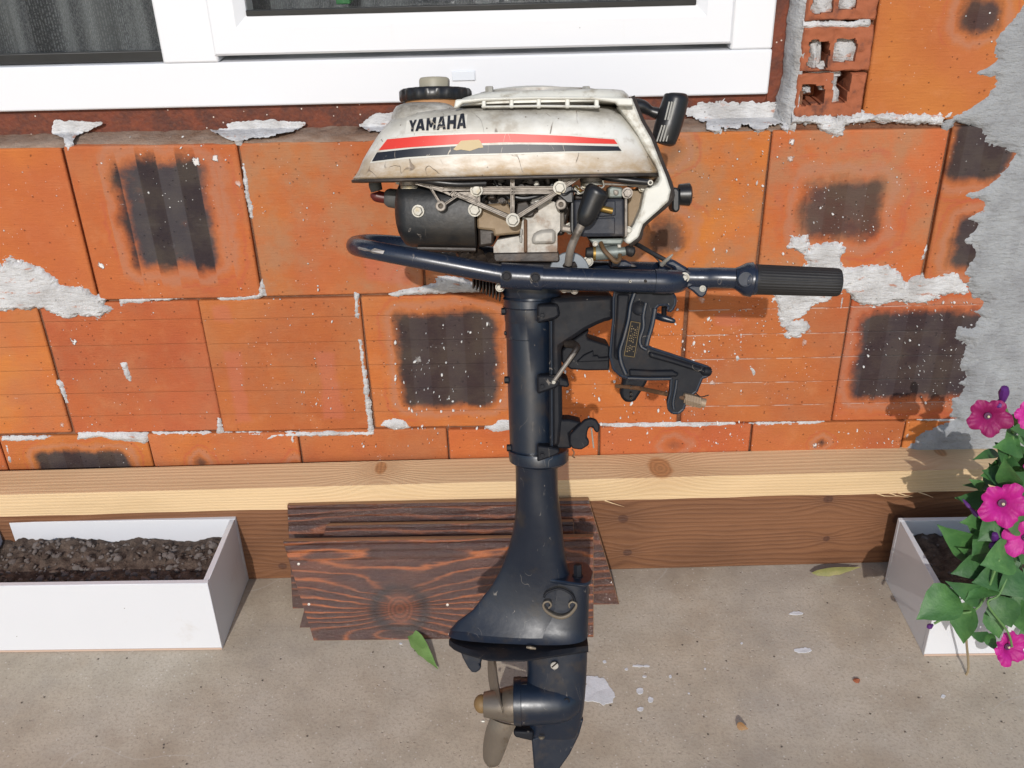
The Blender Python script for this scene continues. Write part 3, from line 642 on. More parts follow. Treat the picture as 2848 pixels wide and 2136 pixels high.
board('varnished_board', (fx(kbd(345, 857), yA, 0), fx(kbd(1912, 857), yA, 0)), (fx(kbd(172, 305), yT, 0), fx(kbd(1912, 295), yT, 0)), yA, zA, yT, zT, .019, VARN, 'front varnished brown board with a big knot and slanting left end, behind the motor leg', 'varnished boards leaning against the plank')
VARN2 = wood_mat('dark_varnished_pine_back', (.22, .055, .010), (.034, .0085, .0045), [], dens=420, rough=.5, coat=.5, bumpd=.0006, cr=.07, contrast=.9, pw=6., spark=4., wet=.4, warp=.04)
board('varnished_board', (fx(kbd(262, 805), -.212, 0), fx(kbd(1850, 805), -.212, 0)), (fx(kbd(410, 215), -.140, 0), fx(kbd(1800, 200), -.140, 0)), -.206, 0, -.132, .153, .018, VARN2, 'middle varnished board, its orange lower left corner showing behind the front board', 'varnished boards leaning against the plank')
board('varnished_board', (fx(kbd(230, 660), -.154, 0), fx(kbd(2055, 662), -.154, 0)), (fx(kbd(205, 130), -.095, 0), fx(kbd(1885, 95), -.095, 0)), -.160, 0, -.098, .170, .019, VARN2, 'rearmost varnished board, its pointed right corner showing past the motor leg', 'varnished boards leaning against the plank')

NAIL = flat('steel_nail', (.45, .42, .38), .4, .5)
bdf = bpy.data.objects['varnished_board']; e_ = bdf.rotation_euler.x; Rb = Matrix.Rotation(e_, 3, 'X')
for (x, y) in ((262, 440), (320, 665), (1095, 668), (1790, 445)):
    o_ = Rb.transposed() @ (CAMP-bdf.location); d_ = Rb.transposed() @ ray(*kbd(x, y)); p = o_+d_*((-.0002-o_.y)/d_.y)
    MB().lathe(p, (0, -1, 0), [(0, .0022), (.0006, .0022), (.001, .001), (.001, 0)], n=10).obj('nail', NAIL, bdf)
# ------------------------------------------------------------------ planters
def soil_mat(co):
    n = noi(co, 60, 6, .7); c = mixc(step(n, .35, .65), (.045, .028, .02), (.125, .088, .066))
    return {'Base Color': c, 'Roughness': .95, 'bump': (noi(co, 150, 5, .7), .004)}
SOIL = mat('potting_soil', soil_mat); STONE = flat('grey_stone', (.24, .20, .18), .9, var=.6, sc=90, bump=.001)
def planter(x0, x1, y0, y1, h, label, flare):
    c = Vector(((x0+x1)/2, (y0+y1)/2, 0)); t = empty('planter_box', c); tag(t, label, 'planter', 'white planter boxes by the wall')
    X0, X1, Y0, Y1 = x0-c.x, x1-c.x, y0-c.y, y1-c.y; e = .009
    MB().box((X0, Y0, .0), (X1, Y0+e, h)).obj('front_panel', MELAM, t, bevel=.0008, seg=1)
    MB().box((X0, Y1-e, .0), (X1, Y1, h)).obj('back_panel', MELAM, t, bevel=.0008, seg=1)
    MB().box((X0+.0003, Y0+e, .0), (X0+e, Y1-e, h-.0005)).obj('end_panel', MELAM, t, bevel=.0008, seg=1)
    MB().box((X1-e, Y0+e, .0), (X1-.0003, Y1-e, h-.0005)).obj('end_panel', MELAM, t, bevel=.0008, seg=1)
    MB().box((X0+e, Y0+e, .004), (X1-e, Y1-e, .014)).obj('bottom_panel', MELAM, t)
    MB().box((X0+.0005, Y0-.001, .0005), (X1-.0005, Y0-.0002, .004)).obj('edge_strip', CHIP, t)
    return t
def soil(x0, x1, y0, y1, z, seed, name, nst):
    c = Vector(((x0+x1)/2, (y0+y1)/2, z)); nx, ny = int((x1-x0)/.004), int((y1-y0)/.004); vs = []; fs = []; rr = random.Random(seed)
    def hh(x, y): return .010*mnoise.noise(Vector((x*14, y*14, seed)))+.006*mnoise.noise(Vector((x*60, y*60, seed)))+.0035*mnoise.noise(Vector((x*150, y*150, seed)))
    for i in range(nx+1):
        for j in range(ny+1):
            x = x0+(x1-x0)*i/nx; y = y0+(y1-y0)*j/ny; vs.append((x-c.x, y-c.y, hh(x, y)))
    for i in range(nx):
        for j in range(ny): a = i*(ny+1)+j; fs.append((a, a+ny+1, a+ny+2, a+1))
    n0 = len(vs); me = []
    mb = MB(); mb.v = [Vector(v) for v in vs]; mb.f = fs; sf = len(fs)
    for _ in range(nst):
        x = rr.uniform(x0+.01, x1-.01); y = rr.uniform(y0+.008, y1-.008); r = rr.choice([.002, .003, .003, .004, .005, .007]); p = Vector((x-c.x, y-c.y, hh(x, y)+r*.1))
        q = Matrix.Rotation(rr.random()*6, 3, 'Z') @ Matrix.Rotation(rr.random()*6, 3, 'X')
        sc = Vector((r*rr.uniform(.8, 1.4), r*rr.uniform(.6, 1.1), r*rr.uniform(.5, 1)))
        V = []; 
        for th, n in ((0, 1), (.9, 5), (1.57, 6), (2.3, 5), (3.14, 1)):
            V.append([(math.sin(th)*math.cos(6.283*k/n+th), math.sin(th)*math.sin(6.283*k/n+th), math.cos(th)) for k in range(n)])
        bm = bmesh.new(); bmesh.ops.create_icosphere(bm, subdivisions=1, radius=1)
        vv = [p+q @ Vector((v.co.x*sc.x, v.co.y*sc.y, v.co.z*sc.z))*rr.uniform(.85, 1.15) for v in bm.verts]; ff = [tuple(v.index for v in f.verts) for f in bm.faces]; bm.free()
        mb.add(vv, ff)
    o = mb.obj(name, SOIL, loc=c, smooth=.9); o.data.materials.append(STONE)
    for i, p in enumerate(o.data.polygons):
        if i >= sf and (i-sf)//20 % 4 != 0: p.material_index = 1
    return tag(o, kind='stuff')
# left planter from its right-hand corners
q0 = G(619, 1806); q1 = G(676, 1610); h1 = .0
hp = W(579, 1622, q0.y).z
XL1 = q0.x; XL0_ = W(2, 1458, q1.y).x-.009; planter(XL0_, XL1, q0.y, q1.y, hp, 'white planter box of bare soil at the left end of the plank', 0)
soil(XL0_+.0095, XL1-.0095, q0.y+.0095, q1.y-.0095, hp-.038, 3, 'soil', 420)
q2 = G(2568, 1824)
hr = W(2610, 1643, q2.y).z
planter(q2.x, q2.x+.5, q2.y, G(2487, 1611).y, hr, 'white planter box filled with magenta petunias at the right', 0)
soil(q2.x+.0095, q2.x+.49, q2.y+.0095, G(2487, 1611).y-.0095, hr-.03, 5, 'soil', 120)

# ------------------------------------------------------------------ petunias
def leafm(c0, c1, nm):
    def fn(co):
        n = noi(co, 40, 4); c = mixc(step(n, .35, .7), c0, c1); c = mixc(specks(co, 60, .1, .93)*.4, c, (.3, .26, .15))
        return {'Base Color': c, 'Roughness': .55, 'bump': (n+noi(co, 220, 3)*.5, .0012), 'Subsurface Weight': .0}
    return mat(nm, fn)
LEAFM = [leafm((.036, .115, .028), (.065, .17, .042), 'petunia_leaf'), leafm((.026, .088, .024), (.045, .125, .034), 'petunia_leaf_dark'), leafm((.05, .13, .04), (.085, .19, .06), 'petunia_leaf_young')]
STEMM = flat('green_stem', (.10, .20, .06), .6)
plant = tag(empty('petunia', (q2.x+.16, (q2.y+G(2487, 1611).y)/2, hr-.03)), 'magenta flowering petunia spilling over the front of the right white planter', 'plant'); po = plant.location.copy()
def leaf(b, t, wd, m, roll=0., curl=.15, nm='leaf', par=None, off=None, serr=0.):
    b = Vector(b); t = Vector(t); ax = t-b; L = ax.length; ax.normalize(); view = (CAMP-b).normalized()
    side = ax.cross(view).normalized(); up = side.cross(ax).normalized()
    q = Matrix.Rotation(roll, 3, ax); side = q @ side; up = q @ up; n = 9; vs = []; fs = []
    for i in range(n+1):
        s_ = i/n; wv = math.sin(math.pi*min(1, s_*1.02+.0)**.72)*(1-.12*s_)*wd/2+.0004
        c = b+ax*L*s_+up*(-curl*L*(s_-.35)**2)
        for j, k in enumerate((-1, -.55, 0, .55, 1)):
            jag = 1+serr*math.sin(i*3.1+j); vs.append(c+side*wv*k*jag+up*(abs(k)*wv*.28-.06*wv*math.sin(i*2.1+j*1.7)) - (po if off is None else off))
    for i in range(n):
        for j in range(4): a = i*5+j; fs.append((a, a+1, a+6, a+5))
    return mesh(nm, vs, fs, m, plant if par is None else (par or None), smooth=1.2)
def PW(x, y, d): return W(*kp(x, y), d)
yf = q2.y-.02
LV = [((490, 1105), (283, 1235), 185, yf-.03, 0), ((535, 1150), (505, 1372), 135, yf-.035, 0), ((640, 905), (405, 790), 170, yf+.03, 0), ((655, 560), (535, 548), 42, yf+.05, 1), ((650, 640), (498, 618), 100, yf+.03, 1),
      ((705, 470), (622, 505), 110, yf+.02, 0), ((700, 385), (580, 408), 50, yf+.03, 1), ((640, 1140), (455, 1065), 110, yf-.03, 1), ((650, 1180), (705, 1345), 105, yf-.03, 0), ((790, 1130), (835, 1330), 140, yf-.05, 0),
      ((650, 930), (470, 1010), 140, yf+.0, 1), ((700, 730), (520, 740), 130, yf+.03, 0), ((760, 530), (640, 480), 150, yf+.02, 1), ((770, 560), (720, 440), 110, yf-.01, 0), ((820, 360), (690, 350), 110, yf+.01, 0),
      ((800, 430), (700, 350), 130, yf+.02, 1), ((740, 700), (600, 840), 170, yf+.01, 1), ((700, 800), (560, 900), 150, yf+.01, 0), ((770, 900), (620, 960), 170, yf-.02, 0), ((760, 1000), (580, 1050), 160, yf-.02, 1),
      ((700, 1050), (530, 1130), 110, yf-.03, 0), ((826, 1000), (700, 1110), 170, yf-.03, 1), ((700, 1120), (760, 1290), 150, yf-.04, 1), ((850, 1080), (860, 1290), 150, yf-.05, 1), ((640, 1330), (560, 1320), 60, yf-.03, 1),
      ((640, 1310), (680, 1400), 60, yf-.03, 0), ((760, 230), (830, 200), 60, yf+.02, 2), ((770, 260), (740, 300), 50, yf+.02, 2), ((850, 280), (780, 260), 90, yf, 0), ((850, 760), (720, 720), 120, yf-.01, 2), ((900, 560), (800, 500), 160, yf, 1),
      ((900, 700), (820, 640), 150, yf, 0), ((900, 900), (800, 860), 150, yf, 1), ((640, 820), (600, 700), 100, yf+.04, 1), ((830, 620), (900, 700), 160, yf+.05, 1), ((640, 480), (720, 560), 120, yf+.05, 1)]
for i, (b, t, wd, d, mi) in enumerate(LV):
    leaf(PW(*b, d+.012), PW(*t, d-.012), wd/1.844/1750., LEAFM[mi], roll=math.sin(i*2.3)*.45, curl=.3, serr=.04)
rr = random.Random(21)
for i in range(74):
    x = rr.uniform(590, 960); y = rr.uniform(340, 1290)
    if y < 500 and x < 690: x += 80
    a = rr.uniform(0, 6.28); L = rr.uniform(70, 130); d = yf+rr.uniform(.01, .09)
    leaf(PW(x, y, d), PW(x+L*math.cos(a), y+L*math.sin(a), d-rr.uniform(-.02, .03)), L*.62/1.844/1650., LEAFM[rr.choice([0, 0, 1, 1, 2])], roll=rr.uniform(-.9, .9), curl=.35, serr=.05)
def stem(pts, r=.0016, m=None):
    q = cat(pts, 5); MB().tube([p-po for p in q], r, n=7).obj('stem', m or STEMM, plant)
root = Vector((po.x, po.y, hr-.03))
stem([root, PW(760, 760, yf+.05), PW(740, 500, yf+.02), PW(770, 290, yf+.02), PW(720, 130, yf+.02)], .0019)
stem([root, PW(770, 950, yf), PW(700, 1110, yf-.04), PW(640, 1160, yf-.045), PW(740, 1300, yf-.05), PW(765, 1380, yf-.05)])
stem([root, PW(720, 900, yf-.01), PW(600, 1170, yf-.03), PW(460, 1215, yf-.035), PW(365, 1262, yf-.035)], .0018)
stem([PW(560, 1180, yf-.03), PW(530, 1300, yf-.035), PW(540, 1450, yf-.02), PW(540, 1500, yf-.02), PW(525, 1535, yf-.02)], .0018, flat('dry_stem', (.26, .20, .12), .7))
stem([root, PW(830, 700, yf+.04), PW(850, 350, yf+.02), PW(800, 180, yf+.02)])
stem([PW(740, 640, yf+.03), PW(620, 720, yf+.02), PW(580, 695, yf+.02)], .0014)
PET = []
for nm, c0, c1 in (('magenta_petal', (.34, .002, .15), (.44, .008, .24)), ('deep_magenta_petal', (.19, .001, .065), (.28, .003, .11)), ('pink_petal', (.40, .012, .20), (.50, .03, .28))):
    def pf(co, c0=c0, c1=c1):
        n = noi(co, 60, 4); v = noi(vmul(co, (300, 300, 60)), 1, 3)
        return {'Base Color': mixc(step(n, .3, .7), c0, mixc(v, c0, c1)), 'Roughness': .6, 'bump': (v+n, .0008)}
    PET.append(mat(nm, pf))
THR = flat('dark_throat', (.06, .003, .05), .6); BUDM = flat('purple_bud', (.09, .012, .16), .55, var=.4)
def flower(x, y, r, d, m, face, seed, squash=1.):
    c = PW(x, y, d); r = r/1.844/1780.; face = Vector(face).normalized(); rr = random.Random(seed)
    s1 = face.cross(Vector((0, 0, 1))).normalized(); s2 = s1.cross(face); ph = rr.uniform(0, 6); nA, nR = 60, 9; vs = []; fs = []
    for i in range(nR+1):
        t = i/nR
        for k in range(nA):
            a = 2*math.pi*k/nA; lob = abs(math.cos(2.5*(a-ph)))**.55; am = 1+.07*math.sin(a*2+seed)
            rad = r*(.10+.90*t)*(1-(1-lob)*.34*t**2)*am
            hgt = -.55*r*(1-t)**2.2+.07*r*t*math.cos(5*(a-ph))+t*t*.075*r*math.sin(11*a+seed)+t*t*.05*r*math.sin(17*a+2*seed)-.14*r*t**3
            vs.append(c+s1*math.cos(a)*rad+s2*math.sin(a)*rad*squash+face*hgt-po)
    for i in range(nR):
        for k in range(nA): a = i*nA+k; b = i*nA+(k+1) % nA; fs.append((a, b, b+nA, a+nA))
    fl = mesh('flower', vs, fs, m, plant, smooth=1.3)
    p = c-face*r*.42-po; mb = MB(); mb.lathe(p, face, [(0, r*.02), (.0, r*.17), (.001, r*.17), (r*.04, r*.01)], n=12)
    mb.obj('throat', THR, fl)
    mb = MB(); mb.lathe(p+face*.001, face, [(0, r*.05), (r*.12, r*.06), (r*.16, .0001)], n=8); mb.obj('stigma', flat('pale_stigma', (.5, .5, .3), .6), fl)
    MB().tube([c-face*r*.5-po, c-face*r*1.3-Vector((0, 0, r*.3))-po], [r*.13, r*.05], n=8).obj('flower_tube', STEMM, fl)
flower(655, 210, 92, yf-.01, PET[1], (-.15, -1, .25), 1)
flower(735, 660, 112, yf-.03, PET[0], (-.1, -1, .35), 2)
flower(830, 840, 98, yf-.02, PET[2], (-.6, -1, .2), 3)
flower(770, 1395, 95, yf-.05, PET[0], (.2, -1, .45), 4, .9)
flower(850, 195, 60, yf, PET[2], (-.3, -1, .3), 5)
flower(930, 450, 90, yf+.02, PET[0], (0, -1, .3), 6)
for (x, y, dx, dy, r) in ((718, 105, 10, -55, 22), (700, 130, -5, 30, 20), (560, 680, 30, 35, 11), (525, 640, 25, 30, 9), (675, 840, 2, -40, 18), (672, 870, -8, -10, 20), (350, 1272, -14, 8, 14), (523, 1552, -6, 18, 16), (755, 905, -20, 20, 14), (600, 1330, -25, -10, 12)):
    a = PW(x-dx*.5, y-dy*.5, yf+.005)-po; b = PW(x+dx, y+dy, yf-.005)-po; v = (b-a); L = v.length; s_ = r/1.844/1750.
    MB().lathe(a, v, [(0, s_*.4), (L*.3, s_*.7), (L*.7, s_), (L*.95, s_*.7), (L, .0002)], n=9).obj('bud', BUDM, plant)

# ------------------------------------------------------------------ litter on the floor
def gl(name, pts_b, pts_t, wd, m, label, cat_, roll=0):
    b = G(*pts_b, .004); t = G(*pts_t, .004); o = leaf(b, t, wd, m, roll=roll, curl=.1, nm=name, par=False, off=(b+t)/2, serr=.12)
    o.location = (b+t)/2+Vector((0, 0, .004)); tag(o, label, cat_); return o
dry = leafm((.17, .17, .055), (.26, .23, .09), 'dry_leaf')
lf = leafm((.10, .19, .045), (.16, .27, .08), 'fallen_leaf')
gl('fallen_leaf', kbd(880, 815), kbd(1035, 1032), .024, lf, 'green serrated leaf fallen on the floor below the varnished board', 'leaf', .2)
gl('fallen_leaf', kfl(1165, 530), kfl(1410, 505), .016, dry, 'curled olive dry leaf on the floor by the plank, near the right planter', 'leaf', .5)
gl('fallen_leaf', kfl(795, 1275), kfl(850, 1300), .011, leafm((.22, .11, .04), (.3, .17, .07), 'brown_leaf'), 'tiny brown dry leaf on the open floor right of the propeller', 'leaf', .3)
rr = random.Random(9)
def splat(name, cx, cy, rx, ry, m, seed, pts=None, z=.0008):
    rs = random.Random(seed)
    pp = pts or [(cx+rx*math.cos(a)*rs.uniform(.75, 1.15), cy+ry*math.sin(a)*rs.uniform(.75, 1.15)) for a in [6.283*k/9 for k in range(9)]]
    q = frac([(G(*kfl(*p)).x, G(*kfl(*p)).y) for p in pp], 3, .10, rs); c = sum(p[0] for p in q)/len(q), sum(p[1] for p in q)/len(q); n = len(q)
    vs = [(p[0]-c[0], p[1]-c[1], 0) for p in q]+[(p[0]-c[0], p[1]-c[1], z) for p in q]
    return mesh(name, vs, [tuple(range(n, 2*n))]+[(i, (i+1) % n, n+(i+1) % n, n+i) for i in range(n)], m, floor, loc=(c[0], c[1], .0002), smooth=0)
splat('paint_splash', 0, 0, 0, 0, PAINT, 2, [(30, 1040), (70, 1030), (110, 1030), (150, 1050), (175, 1090), (197, 1130), (185, 1160), (140, 1175), (110, 1160), (60, 1155), (20, 1150)])
for i, (x, y, a, b) in enumerate([(1125, 903, 42, 14), (145, 960, 11, 7), (253, 996, 9, 6), (310, 980, 30, 5), (350, 980, 18, 5), (341, 1032, 11, 5), (468, 1032, 8, 7), (318, 1103, 18, 17), (370, 1147, 15, 15), (320, 1193, 19, 11), (1813, 1130, 12, 9), (640, 994, 5, 5), (820, 868, 7, 5), (-870, 330, 16, 14), (-560, 500, 5, 4), (-860, 870, 9, 5), (-1450, 460, 20, 4), (-1560, 480, 7, 6), (1090, 720, 35, 10), (560, 1115, 6, 4)]):
    splat('paint_splash', x, y, a, b, PAINT, 30+i)
gm = MB(); rr = random.Random(5)
for i in range(170):
    p = G(rr.uniform(0, 2848), rr.uniform(1640, 2200)); r = rr.choice([.0005, .0007, .0009, .0015]); 
    if p.y > -.09: continue
    bm = bmesh.new(); bmesh.ops.create_icosphere(bm, subdivisions=1, radius=r); gm.add([Vector((v.co.x*rr.uniform(.7, 1.5), v.co.y, v.co.z*.6+r*.4))+Vector((p.x, p.y, 0)) for v in bm.verts], [tuple(v.index for v in f.verts) for f in bm.faces]); bm.free()
tag(gm.obj('grit', flat('dark_grit', (.15, .12, .095), .9, var=.5)), kind='stuff')
for (x, y, r, nm) in ((1388, 1055, .006, 'reddish'), (-1410+5, 0, .0, '')):
    if r:
        p = G(*kfl(x, y)); bm = bmesh.new(); bmesh.ops.create_icosphere(bm, subdivisions=2, radius=r)
        o = mesh('clay_chip', [Vector((v.co.x*.9, v.co.y*.7, v.co.z*.5))*rr.uniform(.7, 1.2) for v in bm.verts], [tuple(v.index for v in f.verts) for f in bm.faces], HB, loc=(p.x, p.y, r*.3)); bm.free()
        tag(o, 'small reddish clay chip lying on the floor left of the right planter', 'chip')

#MOTOR#
# ------------------------------------------------------------------ outboard motor
NAVY = flat('navy_enamel', (.006, .0115, .0235), .34, 0, .2, .00012, 120, spec=.6, grime=(.024, .020, .020), gsc=30)
NAVYD = flat('dark_casting_paint', (.008, .009, .013), .58, 0, .3, .0003, 90, spec=.22, grime=(.020, .014, .012), gsc=25)
TUBEP = flat('tube_enamel', (.010, .016, .032), .30, 0, .2, .0001, 140, spec=.6)
BLACKP = flat('black_plastic', (.010, .010, .011), .36, 0, .2, .0002, 90)
RUBBER = flat('black_rubber', (.013, .012, .012), .6, 0, .3, .0004, 90)
SATIN = flat('black_satin_cover', (.009, .010, .012), .5, 0, .3, .0003, 200, grime=(.03, .025, .02), gsc=18)
ALU = flat('oily_cast_aluminium', (.32, .28, .24), .5, .35, .5, .0007, 110, grime=(.05, .035, .022), gsc=55)
ALUB = flat('bright_cast_aluminium', (.52, .49, .44), .55, .2, .5, .0009, 110, grime=(.15, .085, .045), gsc=30)
ALUG = flat('gold_stained_aluminium', (.28, .20, .12), .6, .15, .4, .0008, 90, grime=(.09, .045, .022), gsc=20)
OILY = flat('oily_dark_metal', (.035, .026, .021), .5, .2, .4, .0012, 60, grime=(.09, .06, .04), gsc=30)
CARB = flat('green_grey_zinc', (.22, .25, .235), .5, .3, .4, .0004, 90, grime=(.10, .08, .05), gsc=35)
CHROME = flat('zinc_plating', (.42, .40, .35), .5, .3, .4, .0003, 120, grime=(.35, .28, .16), gsc=60)
RUSTR = flat('rusted_steel', (.16, .085, .045), .7, .3, .4, .001, 90, grime=(.28, .14, .07), gsc=40)
BRASS = flat('brass', (.30, .19, .05), .45, .7, .3)
BRONZE = flat('dull_bronze_alloy', (.21, .175, .14), .38, .55, .35, .0006, 60, grime=(.10, .07, .045), gsc=30)
CONEM = flat('tan_rubber_cone', (.20, .12, .045), .6, 0, .3)
REDR = flat('dark_red_boot', (.10, .012, .010), .45, 0, .3)
GREYR = flat('dusty_grey_rubber', (.09, .09, .088), .7, 0, .4, .0008, 40)
BOX = flat('blue_black_airbox', (.024, .027, .038), .65, 0, .3, .0004, 160, grime=(.07, .06, .055), gsc=22)
NECK = flat('orange_stained_neck', (.42, .22, .10), .5)
KNOB = flat('cream_knob', (.36, .33, .25), .5, 0, .4, .0005, 40, grime=(.12, .09, .05), gsc=30)
HOSEB = flat('brown_fuel_hose', (.13, .075, .035), .35, 0, .3)
def cowlm(name, ivory):
    def fn(co):
        x, y, z = sep(co); n = noi(co, 11, 6, .62); n2 = noi(vmul(co, (30, 30, 60)), 1, 6, .7)
        c = mixc(step(n, .38, .66), (.70, .69, .65) if not ivory else (.66, .64, .57), (.53, .51, .45))
        c = mixc(step(noi(co, 24, 5, .6), .56, .70)*.6, c, (.30, .25, .185))
        d0 = step(z, ZL+.034, ZL-.004); d1 = step(z, ZT-.030, ZT+.010)   # oil grime gathers along the lower lip and the top seam
        c = mixc(sat(d0*(n2*2.2-.35)), c, (.34, .22, .10)); c = mixc(sat(d1*(n2*2.6-.62)), c, (.13, .11, .085))
        side = step(x, XL0+.05, XL0-.0); c = mixc(sat(side*(n2*1.9-.5)), c, (.30, .235, .16))
        sc = step(absx(noi(vmul(co, (30, 30, 9)), 1, 1.5, .5, .6)-.5), .0045, .001)*step(noi(co, 30, 3), .5, .58)
        c = mixc(sc*.8, c, (.15, .11, .08)); c = mixc(specks(co, 170, .2, .91)*.7, c, (.08, .05, .03))
        return {'Base Color': c, 'Roughness': .42+(n2-.5)*.3, 'bump': (n*.5+n2*.4+sc*-1., .0006)}
    return mat(name, fn)
ZL = M(*k1(1000, 650), -.09).z; ZT = M(*k1(1000, 265), -.085).z; XL0 = M(*k1(125, 600), 0).x
COWL = cowlm('aged_white_paint', False); IVORY = flat('aged_ivory_paint', (.62, .61, .55), .45, 0, .3, .0004, 60, grime=(.22, .18, .12), gsc=34)

mot = empty('outboard_motor', MO, (-LEAN, 0, 0))
tag(mot, 'old outboard boat motor with scuffed white cowl and dark navy leg, leaning before the wall', 'outboard motor')
def rp(px): return px/2180.
def pts(k, L, y=0.): return [M(*k(*p), y) for p in L]
def plate(name, k, L, y0, y1, m, bevel=.002, par=None, seg=2, yref=None):
    q = [(p.x, p.z) for p in pts(k, L, y0 if yref is None else yref)]
    from mathutils.geometry import tessellate_polygon
    n = len(q); tris = tessellate_polygon([[Vector((a, b, 0)) for a, b in q]])
    return MB().prism(q, y0, y1).obj(name, m, par or mot, bevel=bevel, seg=seg)
def tub(name, L, rpx, m, par=None, n=16, k=6, cap=True, flat=None, smooth=.6):   # L: (view, x, y, depth)
    P = cat([M(*a(b, c), d) for a, b, c, d in L], k) if k > 1 else [M(*a(b, c), d) for a, b, c, d in L]
    r = rp(rpx) if not isinstance(rpx, (list, tuple)) else [rp(v) for v in rpx]
    if isinstance(r, list) and len(r) != len(P):
        r = [r[0]+(0) if len(r) == 1 else r[min(int(i/(len(P)-1)*(len(r)-1)), len(r)-2)]*(1-(i/(len(P)-1)*(len(r)-1)) % 1 if i < len(P)-1 else 0)+r[min(int(i/(len(P)-1)*(len(r)-1))+1, len(r)-1)]*((i/(len(P)-1)*(len(r)-1)) % 1 if i < len(P)-1 else 1) for i in range(len(P))]
    return MB().tube(P, r, n, cap, flat).obj(name, m, par or mot, smooth=smooth)
def ringz(z, xl, xr, yf, yb, n=2.5, N=44, tear=0.):
    out = []; cx = (xl+xr)/2; a = (xr-xl)/2
    for k in range(N):
        t = 2*math.pi*k/N; c, s_ = math.cos(t), math.sin(t); u = math.copysign(abs(c)**(2/n), c); v = math.copysign(abs(s_)**(2/n), s_)
        w_ = 1-tear*(1-u)/2; out.append(Vector((cx+a*u, (yb if v > 0 else yf)*abs(v)*w_, z)))
    return out
def bolt(k, x, y, d, rpx, m=None, par=None, depth=.006, axis=(0, -1, 0), rot=.3, washer=True, ringed=False):
    c = M(*k(x, y), d); r = rp(rpx); mb = MB()
    A = Vector(axis).normalized(); up = Vector((0, 0, 1)) if abs(A.z) < .8 else Vector((1, 0, 0)); N = (up-A*up.dot(A)).normalized(); B = A.cross(N)
    if ringed:
        mb.lathe(c, A, [(-.01, r), (.004, r), (.005, r*.85), (.005, r*.5), (.001, r*.48), (-.002, 0)], n=18)
    else:
        if washer: mb.lathe(c, A, [(0, r*1.3), (.0012, r*1.3), (.0013, 0)], n=16)
        rs = [[c+A*t+(N*math.cos(rot+i*math.pi/3)+B*math.sin(rot+i*math.pi/3))*q for i in range(6)] for t, q in ((.0012, r), (depth*.85, r), (depth, r*.86))]
        mb.rings(rs)
    return mb.obj('bolt', m or CHROME, par or mot, smooth=.4)

# --- tank cowl
rows = [(490, 1000, 1820, -.100, .098, 4.2), (484, 997, 1822, -.102, .100, 4.2), (478, 1003, 1818, -.100, .098, 4.2), (462, 1011, 1812, -.099, .097, 4.), (430, 1022, 1803, -.098, .096, 3.8), (395, 1040, 1788, -.096, .095, 3.6),
        (360, 1060, 1768, -.094, .093, 3.5), (335, 1078, 1750, -.091, .09, 3.4), (318, 1092, 1735, -.086, .087, 3.3), (305, 1104, 1722, -.079, .08, 3.2), (299, 1116, 1712, -.068, .07, 3.1), (296, 1135, 1700, -.05, .055, 3.)]
rs = []
for (py, xl, xr, yf, yb, n) in rows:
    z = M(1410, py, yf).z; rs.append(ringz(z, M(xl, py, 0).x, M(xr, py, 0).x, yf, yb, n, 88))
tb_ = MB().rings(rs); tank = tb_.obj('fuel_tank_cowl', COWL, mot, smooth=.9)
lipm = MB()
lip = [ringz(rs[0][0].z-.0035+dz, M(996-e, 490, 0).x, M(1823+e, 490, 0).x, -.102-e*.0004, .10+e*.0004, 4.2, 88) for dz, e in ((0, 0), (.001, 3), (.003, 3), (.004, 0))]
lipm.rings(lip).obj('lower_lip', OILY, mot, smooth=.9)
bvh = BVHTree.FromPolygons([v[:] for v in tb_.v], tb_.f)
CO_ = MRi @ (CAMP-MO)
def drape(px, py, off):
    d = MRi @ ray(px, py); h = bvh.ray_cast(CO_, d)
    if h[0] is None: return M(px, py, -.1)
    n = h[1]; n = n if n.dot(d) < 0 else -n
    return h[0]+n*off
def strip(name, up, lo_, m, off, n=64, k=k1, par=None):
    def at(L, x):
        for i in range(len(L)-1):
            if x <= L[i+1][0] or i == len(L)-2:
                t = (x-L[i][0])/(L[i+1][0]-L[i][0]); return L[i][1]+(L[i+1][1]-L[i][1])*t
    def sm(L, t): x = L[0][0]+(L[-1][0]-L[0][0])*t; return x, at(L, x)
    vs = []; fs = []; J = 4
    for i in range(n+1):
        a = sm(up, i/n); b = sm(lo_, i/n)
        for j in range(J+1):
            q = (a[0]+(b[0]-a[0])*j/J, a[1]+(b[1]-a[1])*j/J); vs.append(drape(*k(*q), off))
    for i in range(n):
        for j in range(J): c = i*(J+1)+j; fs.append((c, c+1, c+J+2, c+J+1))
    return mesh(name, vs, fs, m, par or tank, smooth=1.5)
def decalm(name, col):
    def fn(co):
        wear = step(noi(co, 75, 6, .7), .66, .71); sc = step(absx(noi(vmul(co, (60, 60, 14)), 1, 1.5, .5, .5)-.5), .006, .001)*step(noi(co, 45, 3), .52, .6)
        c = mixc(noi(co, 30, 5)*.5, col, tuple(q*.7 for q in col)); c = mixc(mx(wear, sc)*.85, c, (.55, .47, .36)); return {'Base Color': c, 'Roughness': .4}
    return mat(name, fn)
RED = decalm('red_stripe', (.66, .045, .03)); BLK = decalm('black_stripe', (.014, .016, .022)); PALE = flat('pale_sticker', (.60, .58, .52), .45, grime=(.42, .36, .28), gsc=40)
ru = [(285, 462), (500, 440), (800, 428), (1060, 426), (1400, 440), (1675, 462)]; rl = [(232, 530), (400, 512), (700, 490), (1000, 478), (1300, 480), (1695, 490)]
bu_ = [(222, 543), (450, 517), (750, 500), (1100, 491), (1400, 496), (1700, 505)]; bl_ = [(190, 598), (400, 570), (700, 552), (1000, 545), (1400, 534), (1720, 532)]
